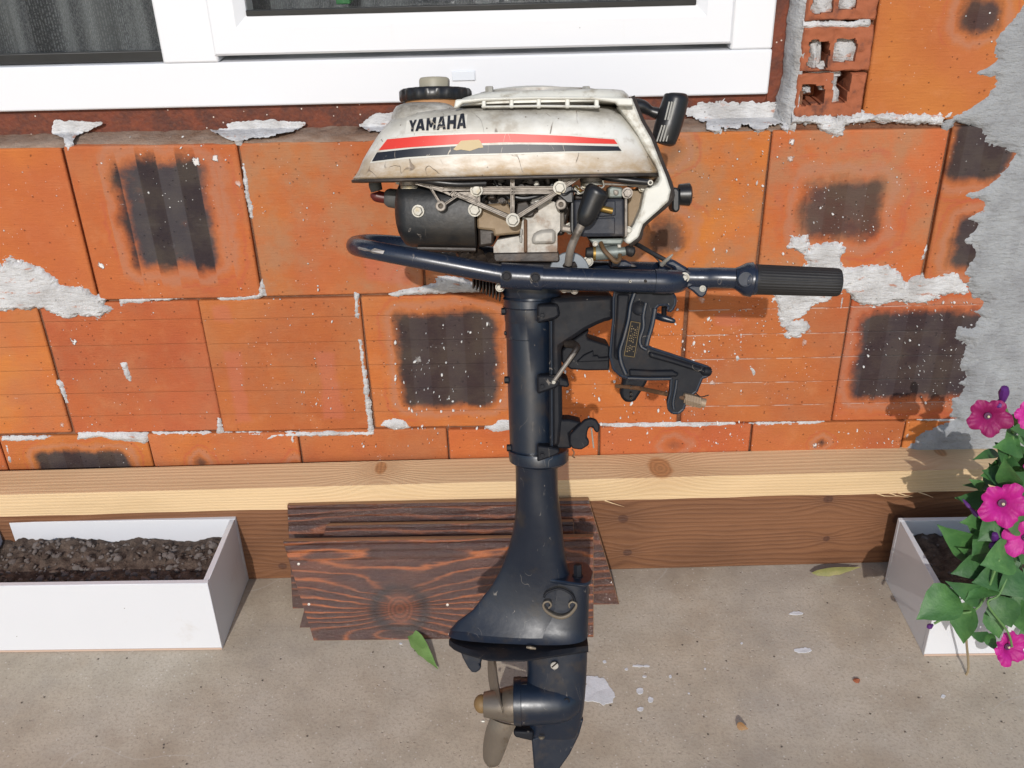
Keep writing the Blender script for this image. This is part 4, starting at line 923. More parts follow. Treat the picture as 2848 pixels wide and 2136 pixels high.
strip('stripe_backing', [(270, 452), (500, 430), (800, 418), (1060, 416), (1400, 430), (1690, 455)], [(175, 608), (400, 580), (700, 561), (1000, 554), (1400, 542), (1735, 541)], PALE, .0006)
strip('red_stripe', ru, rl, RED, .0012); strip('black_stripe', bu_, bl_, BLK, .0012)
TORN = flat('bare_tan_primer', (.52, .40, .22), .6)
strip('torn_patch', [(690, 520), (705, 505), (735, 470), (790, 466), (850, 463), (858, 480), (872, 508)], [(690, 523), (705, 530), (735, 524), (790, 533), (850, 512), (858, 515), (872, 511)], TORN, .0019, 20)
strip('lettering_sticker', [(402, 345), (775, 307)], [(392, 424), (765, 404)], PALE, .0004, 24)
GL = {'Y': [[(0, 1), (.34, 1), (.66, .45), (.36, .40)], [(1.02, 1), (.72, 1), (.38, .40), (.66, .45)], [(.35, 0), (.65, 0), (.66, .46), (.36, .46)]],
      'A': [[(-.04, 0), (.26, 0), (.60, 1), (.30, 1)], [(1.04, 0), (.72, 0), (.42, 1), (.72, 1)], [(.2, .18), (.84, .18), (.76, .40), (.26, .40)]],
      'M': [[(0, 0), (.25, 0), (.25, 1), (0, 1)], [(1, 0), (.75, 0), (.75, 1), (1, 1)], [(.02, 1), (.30, 1), (.60, .22), (.42, .22)], [(.98, 1), (.70, 1), (.42, .22), (.58, .22)]],
      'H': [[(0, 0), (.3, 0), (.3, 1), (0, 1)], [(1, 0), (.7, 0), (.7, 1), (1, 1)], [(.2, .38), (.8, .38), (.8, .62), (.2, .62)]]}
for ch, x0, x1, yt, yb_ in (('Y', 416, 462, 352, 417), ('A', 460, 512, 346, 413), ('M', 523, 580, 338, 410), ('A', 588, 640, 330, 406), ('H', 650, 704, 322, 402), ('A', 712, 764, 314, 399)):
    mb = MB()
    for i, poly in enumerate(GL[ch]):
        q = []
        for u, v in poly:
            x = x0+(x1-x0)*u+v*5; y = yb_+(yt-yb_)*v-(u*5); q.append(drape(*k1(x, y), .0022+i*.00012))
        mb.add(q, [tuple(range(len(q)))])
    mb.obj('letter', BLK, tank, smooth=0)

sh = []
for (y, a, b, d) in ((345, 318, 800, .070), (300, 322, 770, .068), (262, 332, 745, .064), (240, 345, 725, .058), (229, 375, 705, .052), (224, 420, 690, .040)):
    sh.append(ringz(M(*k1(560, y), -d).z, M(*k1(a, y), 0).x, M(*k1(b, y), 0).x, -d, d, 3., 56))
MB().rings(sh).obj('tank_shoulder', COWL, mot, smooth=.9)
# --- starter housing on top of the tank
zt = M(*k1(1200, 196), -.088).z; zb = M(*k1(1200, 262), -.088).z; xa_, xb_2 = M(*k1(700, 240), -.08).x, M(*k1(1785, 220), -.06).x
cv_ = MB().rings([ringz(zt+dz, xa_+i, xb_2-i*.3, -.088+i*.4, .088-i*.4, 4.5, 72) for dz, i in ((-.006, 0), (-.001, .0005), (.003, .004), (.007, .018), (.0085, .05))]).obj('starter_housing', IVORY, mot, smooth=.8)
fw = MB().lathe(M(*k1(1220, 240), 0)*1, (0, 0, 1), [(-.02, .07), (.012, .07), (.012, .01)], n=40); fw.obj('flywheel', ALUB, mot, smooth=.5)
for (a, b) in ((862, 888), (1032, 1058), (1200, 1226), (1376, 1404), (1556, 1584)):
    plate('housing_post', k1, [(a, 205), (b, 205), (b, 266), (a, 266)], -.090, -.080, IVORY, .0012, cv_)
plate('housing_band', k1, [(700, 214), (870, 200), (1200, 192), (1560, 194), (1790, 205), (1798, 252), (1700, 250), (1690, 232), (1560, 214), (1200, 212), (870, 222), (745, 236), (715, 262), (690, 268)], -.0915, -.079, IVORY, .0015, cv_)
plate('housing_band', k1, [(860, 252), (1200, 246), (1590, 250), (1590, 264), (1200, 260), (860, 264)], -.0905, -.081, IVORY, .001, cv_)
c = M(*k1(1165, 176), 0); rD = rp(106); tz = M(*k1(1165, 141), 0).z-c.z
MB().lathe(c-Vector((0, 0, .01)), (0, 0, 1), [(0, rD*1.04), (.012, rD*1.02), (.010+tz*.55, rD*.96), (.01+tz*.85, rD*.7), (.01+tz, rD*.2), (.01+tz, 0)], n=48).obj('dome_cover', IVORY, cv_, smooth=.6)
for x in (910, 1505):
    bolt(k1, x, 186, -.06, 10, CHROME, cv_, .009, axis=(0, 0, 1))
# fuel cap
c = M(*k1(580, 205), -.015); c.z = M(*k1(580, 207), -.058).z; r = rp(90)
MB().lathe(c-Vector((0, 0, .006)), (0, 0, 1), [(-.012, r*.97), (-.001, r*.90), (.004, r*.86), (.010, r*.80)], n=40).obj('filler_neck', NECK, mot)
def fluted(z, r, N=80, a=.018): return [c+Vector((math.cos(6.2832*k/N)*r*(1-a*(1+math.cos(6.2832*k/N*20))), math.sin(6.2832*k/N)*r*(1-a*(1+math.cos(6.2832*k/N*20))), z)) for k in range(N)]
hz = (M(*k1(580, 134), -.045).z-c.z)
fc = MB().rings([fluted(.0, r*.96), fluted(.002, r), fluted(hz*.8, r), fluted(hz*.97, r*.95), fluted(hz, r*.7)]).obj('fuel_cap', BLACKP, mot, smooth=.7)
c2_ = c+Vector((-.001, 0, hz)); kh = M(*k1(578, 72), -.03).z-c2_.z
MB().rings([[c2_+Vector((math.cos(6.2832*k/12)*rp(40)*(1 if k % 2 else .93)*s_, math.sin(6.2832*k/12)*rp(40)*s_, t)) for k in range(12)] for t, s_ in ((0, 1.), (kh*.8, 1.02), (kh, .92))]).obj('vent_knob', KNOB, fc, bevel=.001)

# --- right hand white arm of the starter frame
arm = [k1(1700, 252), k1(1785, 196), k1(1845, 345), k1(1905, 450), k1(1972, 620), k3(1490, 150), k3(1535, 290), k3(1512, 408), k3(1250, 640), k3(1205, 775), k3(1105, 850), k3(1060, 820), k3(1078, 765), k3(1160, 640), k3(1228, 480), k3(1270, 270), k3(1395, 232), k3(1422, 180), k3(1405, 90), k1(1932, 610), k1(1885, 540), k1(1825, 430), k1(1755, 330)]
ident = lambda x, y: (x, y)
ar = plate('starter_frame_arm', ident, arm, -.074, .03, IVORY, .0025)
ed = [M(*p, -.060) for p in arm[1:11]]
MB().tube(cat(ed, 4), [.0035]*(len(cat(ed, 4))), n=8, flat=1).obj('frame_rim', OILY, ar)
bolt(k3, 1590, 330, -.03, 9, BLACKP)
MB().lathe(M(*k3(1525, 340), -.03), (1, 0, 0), [(0, .006), (.008, .007), (.010, .012), (.022, .013), (.024, .010), (.024, 0)], n=14).obj('choke_knob_stem', BLACKP, mot)
kb = plate('choke_knob', k3, [(1545, 262), (1600, 262), (1628, 300), (1628, 490), (1600, 522), (1560, 515), (1545, 480)], -.045, -.015, BLACKP, .004)
# --- pull starter grip
gr = tub('starter_grip', [(k1, 2064, 176, -.01), (k1, 2060, 200, -.01), (k1, 2035, 290, -.01), (k1, 2005, 390, -.01), (k1, 1982, 468, -.01), (k1, 1975, 490, -.01)], [20, 31, 34, 34, 31, 18], BLACKP, flat=None, k=4, n=20)
tub('grip_neck', [(k1, 1795, 255, 0), (k1, 1850, 258, 0), (k1, 1900, 285, 0), (k1, 1960, 305, 0), (k1, 2010, 320, -.005)], [20, 17, 12, 16, 26], BLACKP, gr)
RIB = flat('dusty_rib', (.32, .31, .28), .6)
for i in range(4):
    tub('grip_rib', [(k1, 2017+i*16, 228, -.0238-.0014*(1.5-abs(i-1.5))), (k1, 1990+i*17, 340, -.0238-.0014*(1.5-abs(i-1.5)))], 2.2, RIB, gr, n=6, k=1)
    tub('grip_rib', [(k1, 1972+i*17, 372, -.0238-.0014*(1.5-abs(i-1.5))), (k1, 1940+i*19, 472, -.0238-.0014*(1.5-abs(i-1.5)))], 2.2, RIB, gr, n=6, k=1)

# --- exhaust and cylinder cover (black drum on the left)
def loftx(name, L, k, m, yc=0., n=3.2, N=36, par=None, smooth=.6):
    rs = []
    for (x, yt, yb_, hd) in L:
        a = M(*k(x, yt), yc-hd*.75); b = M(*k(x, yb_), yc-hd*.75); cz = (a.z+b.z)/2; hz_ = (a.z-b.z)/2; xx = M(*k(x, (yt+yb_)/2), yc-hd*.5).x; R_2 = []
        for j in range(N):
            t = 2*math.pi*j/N; cc, ss = math.cos(t), math.sin(t)
            R_2.append(Vector((xx, yc+hd*math.copysign(abs(cc)**(2/n), cc), cz+hz_*math.copysign(abs(ss)**(2/n), ss))))
        rs.append(R_2)
    return MB().rings(rs).obj(name, m, par or mot, smooth=smooth)
loftx('cylinder_cover', [(566, 420, 600, .034), (575, 330, 690, .045), (592, 250, 770, .054), (615, 200, 820, .060), (650, 175, 875, .064), (700, 170, 893, .066), (1200, 178, 900, .066), (1375, 182, 905, .066), (1385, 200, 890, .063)], k2, SATIN, -.004)
loftx('exhaust_flange', [(800, 840, 925, .045), (1385, 850, 935, .045)], k2, OILY, .0)
rr = random.Random(6)
for i in range(9):
    x = 830+i*62; tub('gasket_edge', [(k2, x, 905, -.03), (k2, x+40, 928+rr.uniform(-8, 14), -.03)], rr.uniform(4, 7), OILY, n=7, k=1)
for (x, y, s_) in ((1250, 950, 16), (1330, 985, 14), (1420, 975, 16), (1395, 1040, 13), (1480, 1090, 14), (1540, 1000, 15)):
    tub('drain_fitting', [(k2, x-20, y-25, -.02), (k2, x+15, y+30, -.03)], s_, OILY, n=9, k=1)
for i in range(9):
    x = 1340+i*34; plate('cooling_fin', k2, [(x, 1170+i*8), (x+14, 1170+i*8), (x+14, 1310+i*16), (x, 1298+i*16)], -.02, .05, OILY, .0008)
# spark plug boot
tub('plug_cap', [(k2, 350, 175, .0), (k2, 345, 235, .0), (k2, 362, 300, .0)], [13, 17, 15], GREYR, n=14)
tub('plug_boot', [(k2, 340, 315, .0), (k2, 360, 350, .0), (k2, 460, 372, .0)], [11, 15, 14], REDR, n=14)
tub('plug_insulator', [(k2, 445, 365, .0), (k2, 490, 370, .0), (k2, 600, 385, .0)], [17, 24, 25], GREYR, n=14)

# --- crankcase
INT = plate('engine_block', ident, [k2(1390, 150), k3(520, 150), k3(520, 420), k3(440, 760), k2(1560, 760), k2(1560, 860), k2(1400, 880), k2(1385, 400)], -.045, .05, OILY, .003, yref=-.05)
plate('crankcase_half', k2, [(1385, 470), (1420, 440), (1700, 420), (1800, 560), (1870, 600), (1870, 700), (1820, 740), (1700, 750), (1560, 765), (1555, 705), (1390, 690)], -.056, .04, ALUG, .006)
plate('crankcase_half', ident, [k3(-20, 780), k3(15, 560), k3(60, 570), k3(130, 470), k3(180, 430), k3(280, 385), k3(360, 420), k3(400, 520), k3(400, 700), k3(370, 740), k3(370, 935), k2(1560, 935), k2(1555, 870), k2(1600, 800), k2(1820, 760)], -.060, .04, ALUB, .004)
plate('casting_boss', k3, [(120, 735), (200, 700), (330, 688), (352, 720), (352, 845), (100, 848)], -.066, -.05, ALUB, .004)
plate('casting_seam', k2, [(1868, 590), (1905, 590), (1905, 930), (1868, 930)], -.064, -.04, RUSTR, .0015)
for (x, y) in ((1850, 715), (1845, 790)): plate('casting_rib', k2, [(x-20, y-30), (x+8, y-30), (x+8, y+42), (x-20, y+42)], -.063, -.05, ALUB, .0015)
plate('mounting_flange', ident, [k2(1558, 935), k3(385, 925), k3(395, 1005), k3(380, 1030), k2(1580, 1030), k2(1556, 1000)], -.063, .06, OILY, .003)
plate('mounting_flange', ident, [k2(1600, 1032), k3(380, 1032), k3(380, 1110), k2(1620, 1110)], -.055, .055, NAVYD, .003)
loftx('cylinder_barrel', [(1420, 440, 560, .03), (1440, 420, 590, .052), (1640, 415, 600, .054), (1780, 430, 600, .05)], k2, ALUG, 0)
for (x, y, a, b, m_) in ((1600, 195, 150, 70, ALU), (1930, 215, 160, 60, ALU), (1800, 330, 90, 50, ALUG), (1560, 350, 70, 55, OILY), (2060, 330, 80, 50, ALU)):
    plate('engine_casting', k2, [(x-a/2, y-b/2), (x+a/2, y-b/2), (x+a/2, y+b/2), (x-a/2, y+b/2)], -.058, -.04, m_, .004)
plate('cowl_gap_plate', k2, [(1960, 330), (2190, 330), (2150, 400), (2000, 430), (1945, 410)], -.060, -.05, flat('white_inner_paint', (.66, .65, .6), .5), .001)
plate('step_casting', k2, [(1780, 560), (1800, 420), (1900, 400), (1950, 480), (2015, 470), (2015, 515), (1985, 520), (1965, 560), (1930, 570)], -.068, -.05, OILY, .002)

# --- cast bracket: flat ribs with twin ridges, round nodes
BY = -.084
truss = empty('cast_bracket', (0, 0, 0)); truss.parent = mot
def bar(k, x0, y0, x1, y1, w_=9.5, m=None):
    a = M(*k(x0, y0), BY); b = M(*k(x1, y1), BY); d = (b-a).normalized(); s_ = Vector((-d.z, 0, d.x)); h = rp(w_)/2; mb = MB()
    prof = [(-h, .010), (-h, 0), (-h*.82, -.0015), (-h*.5, -.0015), (-h*.35, .002), (h*.35, .002), (h*.5, -.0015), (h*.82, -.0015), (h, 0), (h, .010)]
    mb.rings([[p+s_*u+Vector((0, v, 0)) for u, v in prof] for p in (a, b)])
    return mb.obj('bracket_rib', m or ALU, truss, smooth=.5)
for L in ((600, 158, 2440, 150), (1000, 278, 2190, 272), (1400, 150, 1400, 420), (1752, 130, 1752, 585), (760, 210, 1040, 290), (900, 245, 1012, 425), (1062, 432, 1190, 345), (1150, 322, 1730, 572), (1440, 312, 2130, 308), (1795, 568, 2195, 318), (1170, 300, 1120, 345), (2440, 150, 2230, 290), (2246, 150, 2246, 240)):
    bar(k2, *L, w_=11 if L[0] not in (900, 1062) else 6)
for P in ([(1150, 312), (1395, 300), (1385, 420), (1290, 380)], [(2262, 165), (2425, 160), (2320, 240), (2265, 225)], [(930, 262), (1060, 292), (1140, 330), (1110, 350)], [(2090, 305), (2200, 290), (2200, 340), (2130, 370)]):
    plate('bracket_web', k2, P, BY+.003, BY+.009, ALU, .0006, truss)
plate('black_tab', k3, [(370, 330), (430, 260), (520, 245), (530, 420), (470, 420)], BY+.001, BY+.006, BLACKP, .001)
for (x, y) in ((1010, 115), (1815, 110)):
    plate('rubber_pad', k2, [(x, y), (x+155, y), (x+155, y+72), (x, y+72)], BY-.006, BY+.01, GREYR, .0015)
for k, x, y, r_ in ((k2, 785, 505, 11.5), (k2, 1366, 492, 12.5), (k2, 1384, 290, 11.5), (k2, 1756, 596, 12.5), (k3, 392, 266, 12)): bolt(k, x, y, BY-.003 if x != 785 and not (x == 1366) else -.071, r_)
bolt(k2, 1020, 452, BY+.004, 13, ALU, ringed=True); bolt(k3, 405, 437, BY+.004, 13, ALU, ringed=True)
for k, x, y, r_, d in ((k2, 590, 192, 8, -.04), (k3, 705, 240, 8, -.06), (k3, 560, 268, 6, -.05), (k3, 578, 322, 6, -.05), (k3, 638, 252, 6, -.05), (k3, 1092, 318, 9, -.07), (k3, 1238, 270, 7, -.06), (k3, 1096, 700, 7, -.07), (k2, 1625, 1285, 9, -.05), (k3, 685, 1020, 10, -.05)):
    bolt(k, x, y, d, r_)
for k, x, y0_, y1_, r_ in ((k2, 700, 165, 258, 24), (k3, 724, 90, 222, 29)):
    a = M(*k(x, y0_), -.055); b = M(*k(x, y1_), -.055); mb = MB(); mb.lathe(b, (0, 0, 1), [(0, rp(r_)*.8), (.002, rp(r_)), ((a-b).length, rp(r_)*1.05)], n=24).obj('rubber_mount', ALU, mot)
    MB().lathe(b-Vector((0, 0, .007)), (0, 0, 1), [(0, rp(r_)*.45), (.005, rp(r_)*.45), (.0051, rp(r_)*.95), (.008, rp(r_)*.95)], n=6 if False else 18).obj('mount_washer', CHROME, mot)

# --- hoses and wires
rr = random.Random(31)
for i in range(26):
    x = rr.uniform(1420, 2330); y = rr.uniform(185, 470); a = rr.uniform(18, 60); b = rr.uniform(14, 48)
    if x > 2050 and y > 350: continue
    plate('engine_casting', k2, [(x-a, y-b), (x+a*rr.uniform(.6, 1), y-b*rr.uniform(.6, 1)), (x+a, y+b), (x-a*rr.uniform(.5, 1), y+b)], -.058-.012*rr.random(), -.045, rr.choice([ALU, OILY, OILY, ALUG, ALUB]), .0025)
for i in range(9):
    bolt(k2, rr.uniform(1430, 2350), rr.uniform(180, 400), -.072, rr.uniform(4, 7), rr.choice([CHROME, OILY]))
tub('ignition_wire', [(k2, 1420, 420, -.07), (k2, 1500, 330, -.074), (k2, 1620, 300, -.072), (k2, 1720, 380, -.07)], 3, BLACKP, n=8)
tub('ignition_wire', [(k3, 300, 180, -.074), (k3, 420, 330, -.088), (k3, 520, 300, -.084), (k3, 640, 330, -.076)], 2.6, BLACKP, n=8)
tub('return_spring', [(k3, 545, 275, -.08), (k3, 600, 325, -.082), (k3, 650, 300, -.08)], 2.2, CHROME, n=7)
tub('fuel_hose', [(k2, 560, 130, -.088), (k2, 700, 168, -.092), (k2, 950, 205, -.094), (k2, 1200, 228, -.094), (k2, 1480, 218, -.09)], 7.5, BLACKP, n=12)
tub('fuel_hose', [(k2, 1560, 180, -.066), (k2, 1640, 300, -.068), (k2, 1850, 375, -.070), (k2, 2060, 330, -.072), (k2, 2170, 230, -.072)], 5.5, BLACKP, n=10)
tub('fuel_hose', [(k3, 790, 110, -.07), (k3, 850, 155, -.08), (k3, 1100, 190, -.084), (k3, 1320, 212, -.084)], 8, BLACKP, n=12)
bolt(k3, 1318, 214, -.084, 7, CHROME, ringed=True)
tub('throttle_rod', [(k3, 850, 228, -.075), (k3, 1110, 236, -.075), (k3, 1280, 240, -.07)], [3, 3, 8], ALU, n=9, k=2)
tub('fuel_tap_hose', [(k3, 1345, -30, -.05), (k3, 1385, 50, -.055), (k3, 1360, 130, -.06), (k3, 1290, 180, -.065), (k3, 1215, 165, -.065), (k3, 1200, 90, -.06)], 8, HOSEB, n=10)
plate('fuel_tap', k3, [(1118, 90), (1180, 92), (1182, 160), (1160, 172), (1120, 165)], -.075, -.05, ALUB, .002); bolt(k3, 1158, 132, -.076, 6)
tub('shift_wire', [(k3, 555, 250, -.075), (k3, 610, 300, -.08), (k3, 660, 350, -.07)], 2.4, BRASS, n=7)
tub('wire_clip', [(k3, 835, 195, -.088), (k3, 845, 245, -.09), (k3, 820, 268, -.09), (k3, 795, 258, -.09)], 2., CHROME, n=7)
# --- air box and carburettor
ab = plate('air_box', k3, [(535, 392), (1055, 375), (1062, 765), (640, 772), (540, 750)], -.074, .02, BOX, .003)
plate('air_box_panel', k3, [(605, 400), (968, 398), (968, 555), (800, 566), (780, 552), (605, 552)], -.0765, -.07, BOX, .0015, ab)
plate('air_box_panel', k3, [(600, 585), (962, 570), (962, 745), (610, 745)], -.0755, -.07, BOX, .0015, ab)
plate('air_box_flange', k3, [(1060, 300), (1088, 300), (1088, 770), (1060, 775)], -.079, .0, ALU, .001, ab)
plate('air_box_flange', k3, [(505, 260), (538, 255), (538, 780), (505, 700)], -.080, .0, BLACKP, .001, ab)
plate('intake_plate', k3, [(1090, 290), (1258, 280), (1235, 480), (1165, 635), (1120, 690), (1090, 690)], -.05, .0, ALUG, .003)
for P, m_, d in (([(890, 270), (930, 250), (1040, 262), (1050, 335), (1040, 370), (890, 372)], CARB, -.070), ([(945, 285), (1000, 290), (1000, 340), (950, 345)], ALUB, -.075), ([(545, 340), (700, 330), (700, 392), (545, 392)], OILY, -.065), ([(850, 300), (890, 300), (890, 372), (850, 372)], OILY, -.068), ([(1110, 222), (1260, 230), (1260, 262), (1110, 262)], CARB, -.066)):
    plate('linkage', k3, P, d, d+.03, m_, .002)
tub('brass_stub', [(k3, 800, 475, -.082), (k3, 935, 505, -.082)], [7.5, 7.5], BRASS, n=14, k=1)
bolt(k3, 1085, 320, -.082, 10, ALU, washer=True)
plate('side_casting', k3, [(400, 520), (440, 500), (442, 650), (520, 660), (525, 735), (405, 715)], -.062, -.03, ALU, .003); bolt(k3, 500, 682, -.05, 11, axis=(0, -1, 0))
plate('carburettor_top', k3, [(692, 788), (1048, 782), (1045, 815), (1030, 850), (760, 850), (720, 830)], -.055, .01, CARB, .002)
cb = plate('carburettor_body', k3, [(755, 830), (1030, 830), (1020, 910), (1060, 950), (1000, 985), (760, 975)], -.045, .01, CARB, .006)
tub('carburettor_barrel', [(k3, 735, 945, -.048), (k3, 985, 925, -.048)], 17, CARB, n=20, k=1)
tub('carburettor_cap', [(k3, 658, 932, -.05), (k3, 670, 932, -.05), (k3, 740, 930, -.05)], [9, 13, 14], RUBBER, n=14, k=2)
tub('carburettor_ring', [(k3, 735, 940, -.05), (k3, 760, 940, -.05)], 18, BRASS, n=18, k=1); tub('carburettor_ring', [(k3, 760, 940, -.05), (k3, 800, 938, -.05)], 17.5, CARB, n=18, k=1)
tub('carburettor_stub', [(k3, 980, 925, -.05), (k3, 1080, 915, -.05)], 11, CARB, n=14, k=1)
tub('primer_bulb', [(k3, 1070, 915, -.055), (k3, 1100, 912, -.055), (k3, 1145, 925, -.055), (k3, 1165, 930, -.055)], [10, 14, 13, 5], RUBBER, n=16, k=4)
plate('hex_screw', k3, [(985, 845), (1025, 845), (1025, 885), (985, 885)], -.056, -.04, CHROME, .001); bolt(k3, 758, 843, -.056, 5)
tub('overflow_hose', [(k3, 815, 830, -.06), (k3, 850, 905, -.068), (k3, 910, 970, -.07), (k3, 965, 1025, -.07), (k3, 1005, 1000, -.066), (k3, 1010, 955, -.06)], 5.5, HOSEB, n=10)
plate('lower_strut', k3, [(915, 1010), (960, 1015), (1070, 1010), (1200, 1080), (915, 1085)], -.03, .0, TUBEP, .002)
# --- carrying handle, tiller
tub('carrying_handle', [(k2, 1700, 1165, -.085), (k2, 1500, 1130, -.085), (k2, 1100, 1055, -.083), (k2, 700, 980, -.079), (k2, 350, 912, -.068), (k2, 190, 880, -.045), (k2, 140, 862, -.012), (k2, 175, 842, .02), (k2, 330, 830, .045), (k2, 640, 850, .062), (k2, 1100, 900, .07), (k2, 1600, 960, .07), (k3, 300, 1050, .06), (k3, 700, 1098, .03), (k3, 1100, 1112, .0), (k3, 1400, 1120, -.03)], 23, TUBEP, n=24, k=8)
BARE = flat('bare_scratched_metal', (.33, .31, .30), .5, .5, .4)
hp_ = [(160, 880), (200, 862), (300, 900), (340, 885), (440, 912), (425, 945), (330, 950), (250, 925), (190, 915)]
mb = MB(); cl = M(*k2(300, 905), -.065)
vs = []
for (x, y) in hp_: vs.append(M(*k2(x, y), -.0845 if x > 330 else (-.0775 if x > 250 else -.066)))
mb.add(vs+[M(*k2(300, 915), -.0825)], [(i, (i+1) % 9, 9) for i in range(9)]); mb.obj('paint_chip', BARE, mot, smooth=0)
tub('handle_sleeve', [(k2, 1635, 1165, -.085), (k2, 2062, 1190, -.085)], 31, TUBEP, n=28, k=1)
for x, y in ((1692, 1172), (1985, 1187)): bolt(k2, x, y, -.0985, 10, NAVYD, ringed=False, washer=True, depth=.003)
tub('tiller_arm', [(k2, 2055, 1192, -.085), (k3, 700, 1207, -.085), (k3, 1100, 1220, -.085), (k3, 1365, 1224, -.085)], 27, TUBEP, n=28, k=2)
tub('tiller_elbow', [(k3, 1365, 1224, -.085), (k3, 1500, 1228, -.084), (k3, 1590, 1226, -.077), (k3, 1620, 1215, -.060), (k3, 1560, 1170, -.035), (k3, 1400, 1120, -.03)], [29, 29, 28, 26, 24, 22], TUBEP, n=24, k=6)
for x in (1112, 1272): bolt(k3, x, 1222, -.0978, 3.4, CHROME if x == 1112 else OILY, ringed=True)
piv = MB().lathe(M(*k3(1668, 1185), -.058), (0, -1, 0), [(0, rp(20)), (.02, rp(20)), (.022, rp(17)), (.022, 0)], n=26).obj('tiller_pivot', TUBEP, mot)
MB().lathe(M(*k3(1668, 1185), -.081), (0, -1, 0), [(0, rp(12.5)), (.003, rp(12.5)), (.0031, rp(9)), (.0015, rp(8.8)), (.0014, 0)], n=22).obj('pivot_washer', CHROME, piv)
bolt(k3, 1666, 1186, -.082, 7, CHROME, piv)
plate('throttle_lug', k3, [(1480, 1060), (1500, 1010), (1560, 1000), (1640, 1050), (1700, 1085), (1740, 1150), (1735, 1260), (1700, 1310), (1640, 1312), (1620, 1200), (1560, 1090)], -.072, -.045, TUBEP, .003)
tub('throttle_lever', [(k3, 1440, 1055, -.06), (k3, 1500, 1000, -.07), (k3, 1552, 950, -.075)], [6, 5, 2], CHROME, n=8, k=3)
tub('throttle_cable', [(k3, 1130, 830, -.04), (k3, 1180, 845, -.045), (k3, 1350, 940, -.055), (k3, 1500, 1020, -.06)], 6, BLACKP, n=10)
tub('throttle_cable', [(k3, 1240, 890, -.05), (k3, 1360, 965, -.055), (k3, 1445, 1060, -.06)], 2.4, BLACKP, n=8)
tub('tiller_tube', [(k3, 1700, 1187, -.07), (k3, 1900, 1192, -.072), (k7, 400, 540, -.075), (k7, 640, 548, -.078)], 25, TUBEP, n=26, k=2)
P = [M(*k7(x, y), -.079) for x, y in ((630, 548), (690, 552), (760, 560), (835, 565), (850, 566), (890, 567), (895, 567))]
MB().tube(P, [rp(v) for v in (25, 31, 40, 42.5, 38, 37, 30)], n=30).obj('tiller_collar', TUBEP, mot)
MB().lathe(M(*k7(765, 557), -.096), (0, -1, 0), [(0, rp(19)), (.0015, rp(19)), (.0022, rp(17)), (.0022, rp(15.5)), (.0004, rp(15)), (.0003, 0)], n=28).obj('collar_button', TUBEP, mot)
# rubber grip with fine flutes
a = M(*k7(885, 562), -.079); b = M(*k7(1940, 600), -.083); ax = (b-a); L_ = ax.length; ax.normalize(); B_ = ax.cross(Vector((0, 0, 1))).normalized(); N_ = B_.cross(ax); rs_ = []
for t, r_, fl_ in ((0, 35, 0), (.002, 37.5, 0), (.03, 37, 0), (.05, 36.5, 1), (.9, 34.5, 1), (.965, 33.5, .6), (.985, 31, 0), (1., 22, 0), (1.002, 5, 0)):
    rs_.append([a+ax*L_*t+(N_*math.cos(6.2832*k/120)+B_*math.sin(6.2832*k/120))*rp(r_)*(1-.035*fl_*(k % 4 > 1)) for k in range(120)])
MB().rings(rs_).obj('rubber_grip', RUBBER, mot, smooth=.5)
hk = plate('tiller_hook', ident, [k3(1700, 1290), k3(1740, 1270), k3(1890, 1262), k3(1915, 1300), k3(1895, 1360), k3(1860, 1395), k3(1820, 1385), k3(1760, 1330)], -.078, -.070, TUBEP, .002)
MB().lathe(M(*k3(1858, 1300), -.0785), (0, -1, 0), [(0, rp(8)), (.0015, rp(8)), (.0016, rp(5.5)), (.0002, rp(5.3)), (.0001, 0)], n=18).obj('hook_eye', CHROME, hk)
# --- shift / choke lever
lv = tub('lever_rod', [(k3, 480, 1045, -.082), (k3, 505, 900, -.094), (k3, 560, 760, -.098), (k3, 640, 600, -.1)], 9.5, ALU, n=16)
tub('lever_knob', [(k3, 618, 655, -.1), (k3, 632, 625, -.1), (k3, 665, 560, -.1), (k3, 720, 430, -.1), (k3, 775, 310, -.1), (k3, 797, 272, -.1), (k3, 803, 262, -.1)], [7, 17, 23, 26, 29, 22, 8], BLACKP, lv, n=24, k=4)
MB().lathe(M(*k3(490, 1130), -.052), (0, -1, 0), [(0, rp(50)), (.004, rp(50)), (.005, rp(48)), (.005, 0)], n=44).obj('lever_disc', flat('grey_disc', (.17, .19, .21), .5, .3, .3), mot)
tub('disc_slot', [(k3, 440, 1040, -.058), (k3, 500, 1075, -.059), (k3, 560, 1050, -.058)], [8, 10, 8], OILY, n=9)
for x, y in ((440, 1300), (495, 1290), (545, 1315)): bolt(k3, x, y, -.056, 8, ALU)

# --- leg: collar, tube, swivel bracket
def legring(L, k, n=2., tear=0., hd=None, N=48):
    out = []
    for row in L:
        x0, x1, y = row[:3]; r_ = row[3] if len(row) > 3 else rp((x1-x0)/2/ (3.073 if k == k4 else 3.318 if k == k5 else 3.805))
        z = M(*k((x0+x1)/2, y), -r_*.8).z; out.append(ringz(z, M(*k(x0, y), 0).x, M(*k(x1, y), 0).x, -r_, r_, n, N, row[4] if len(row) > 4 else tear))
    return out
MB().rings(legring([(118, 640, 20), (120, 650, 60), (150, 652, 130), (158, 650, 150)], k4)).obj('leg_collar', NAVY, mot)
MB().rings(legring([(165, 610, 150), (150, 605, 172), (152, 600, 178), (158, 590, 180), (156, 590, 240), (150, 590, 244), (160, 585, 252), (165, 585, 362), (170, 588, 366), (172, 588, 505), (180, 586, 512), (188, 590, 800), (200, 596, 1200), (212, 600, 1490)], k4), ).obj('leg_tube', NAVY, mot)
MB().rings(legring([(198, 700, 1492), (196, 712, 1510), (206, 712, 1590), (240, 690, 1606), (260, 640, 1612)], k4)).obj('lower_collar', NAVY, mot)
sb = MB(); 
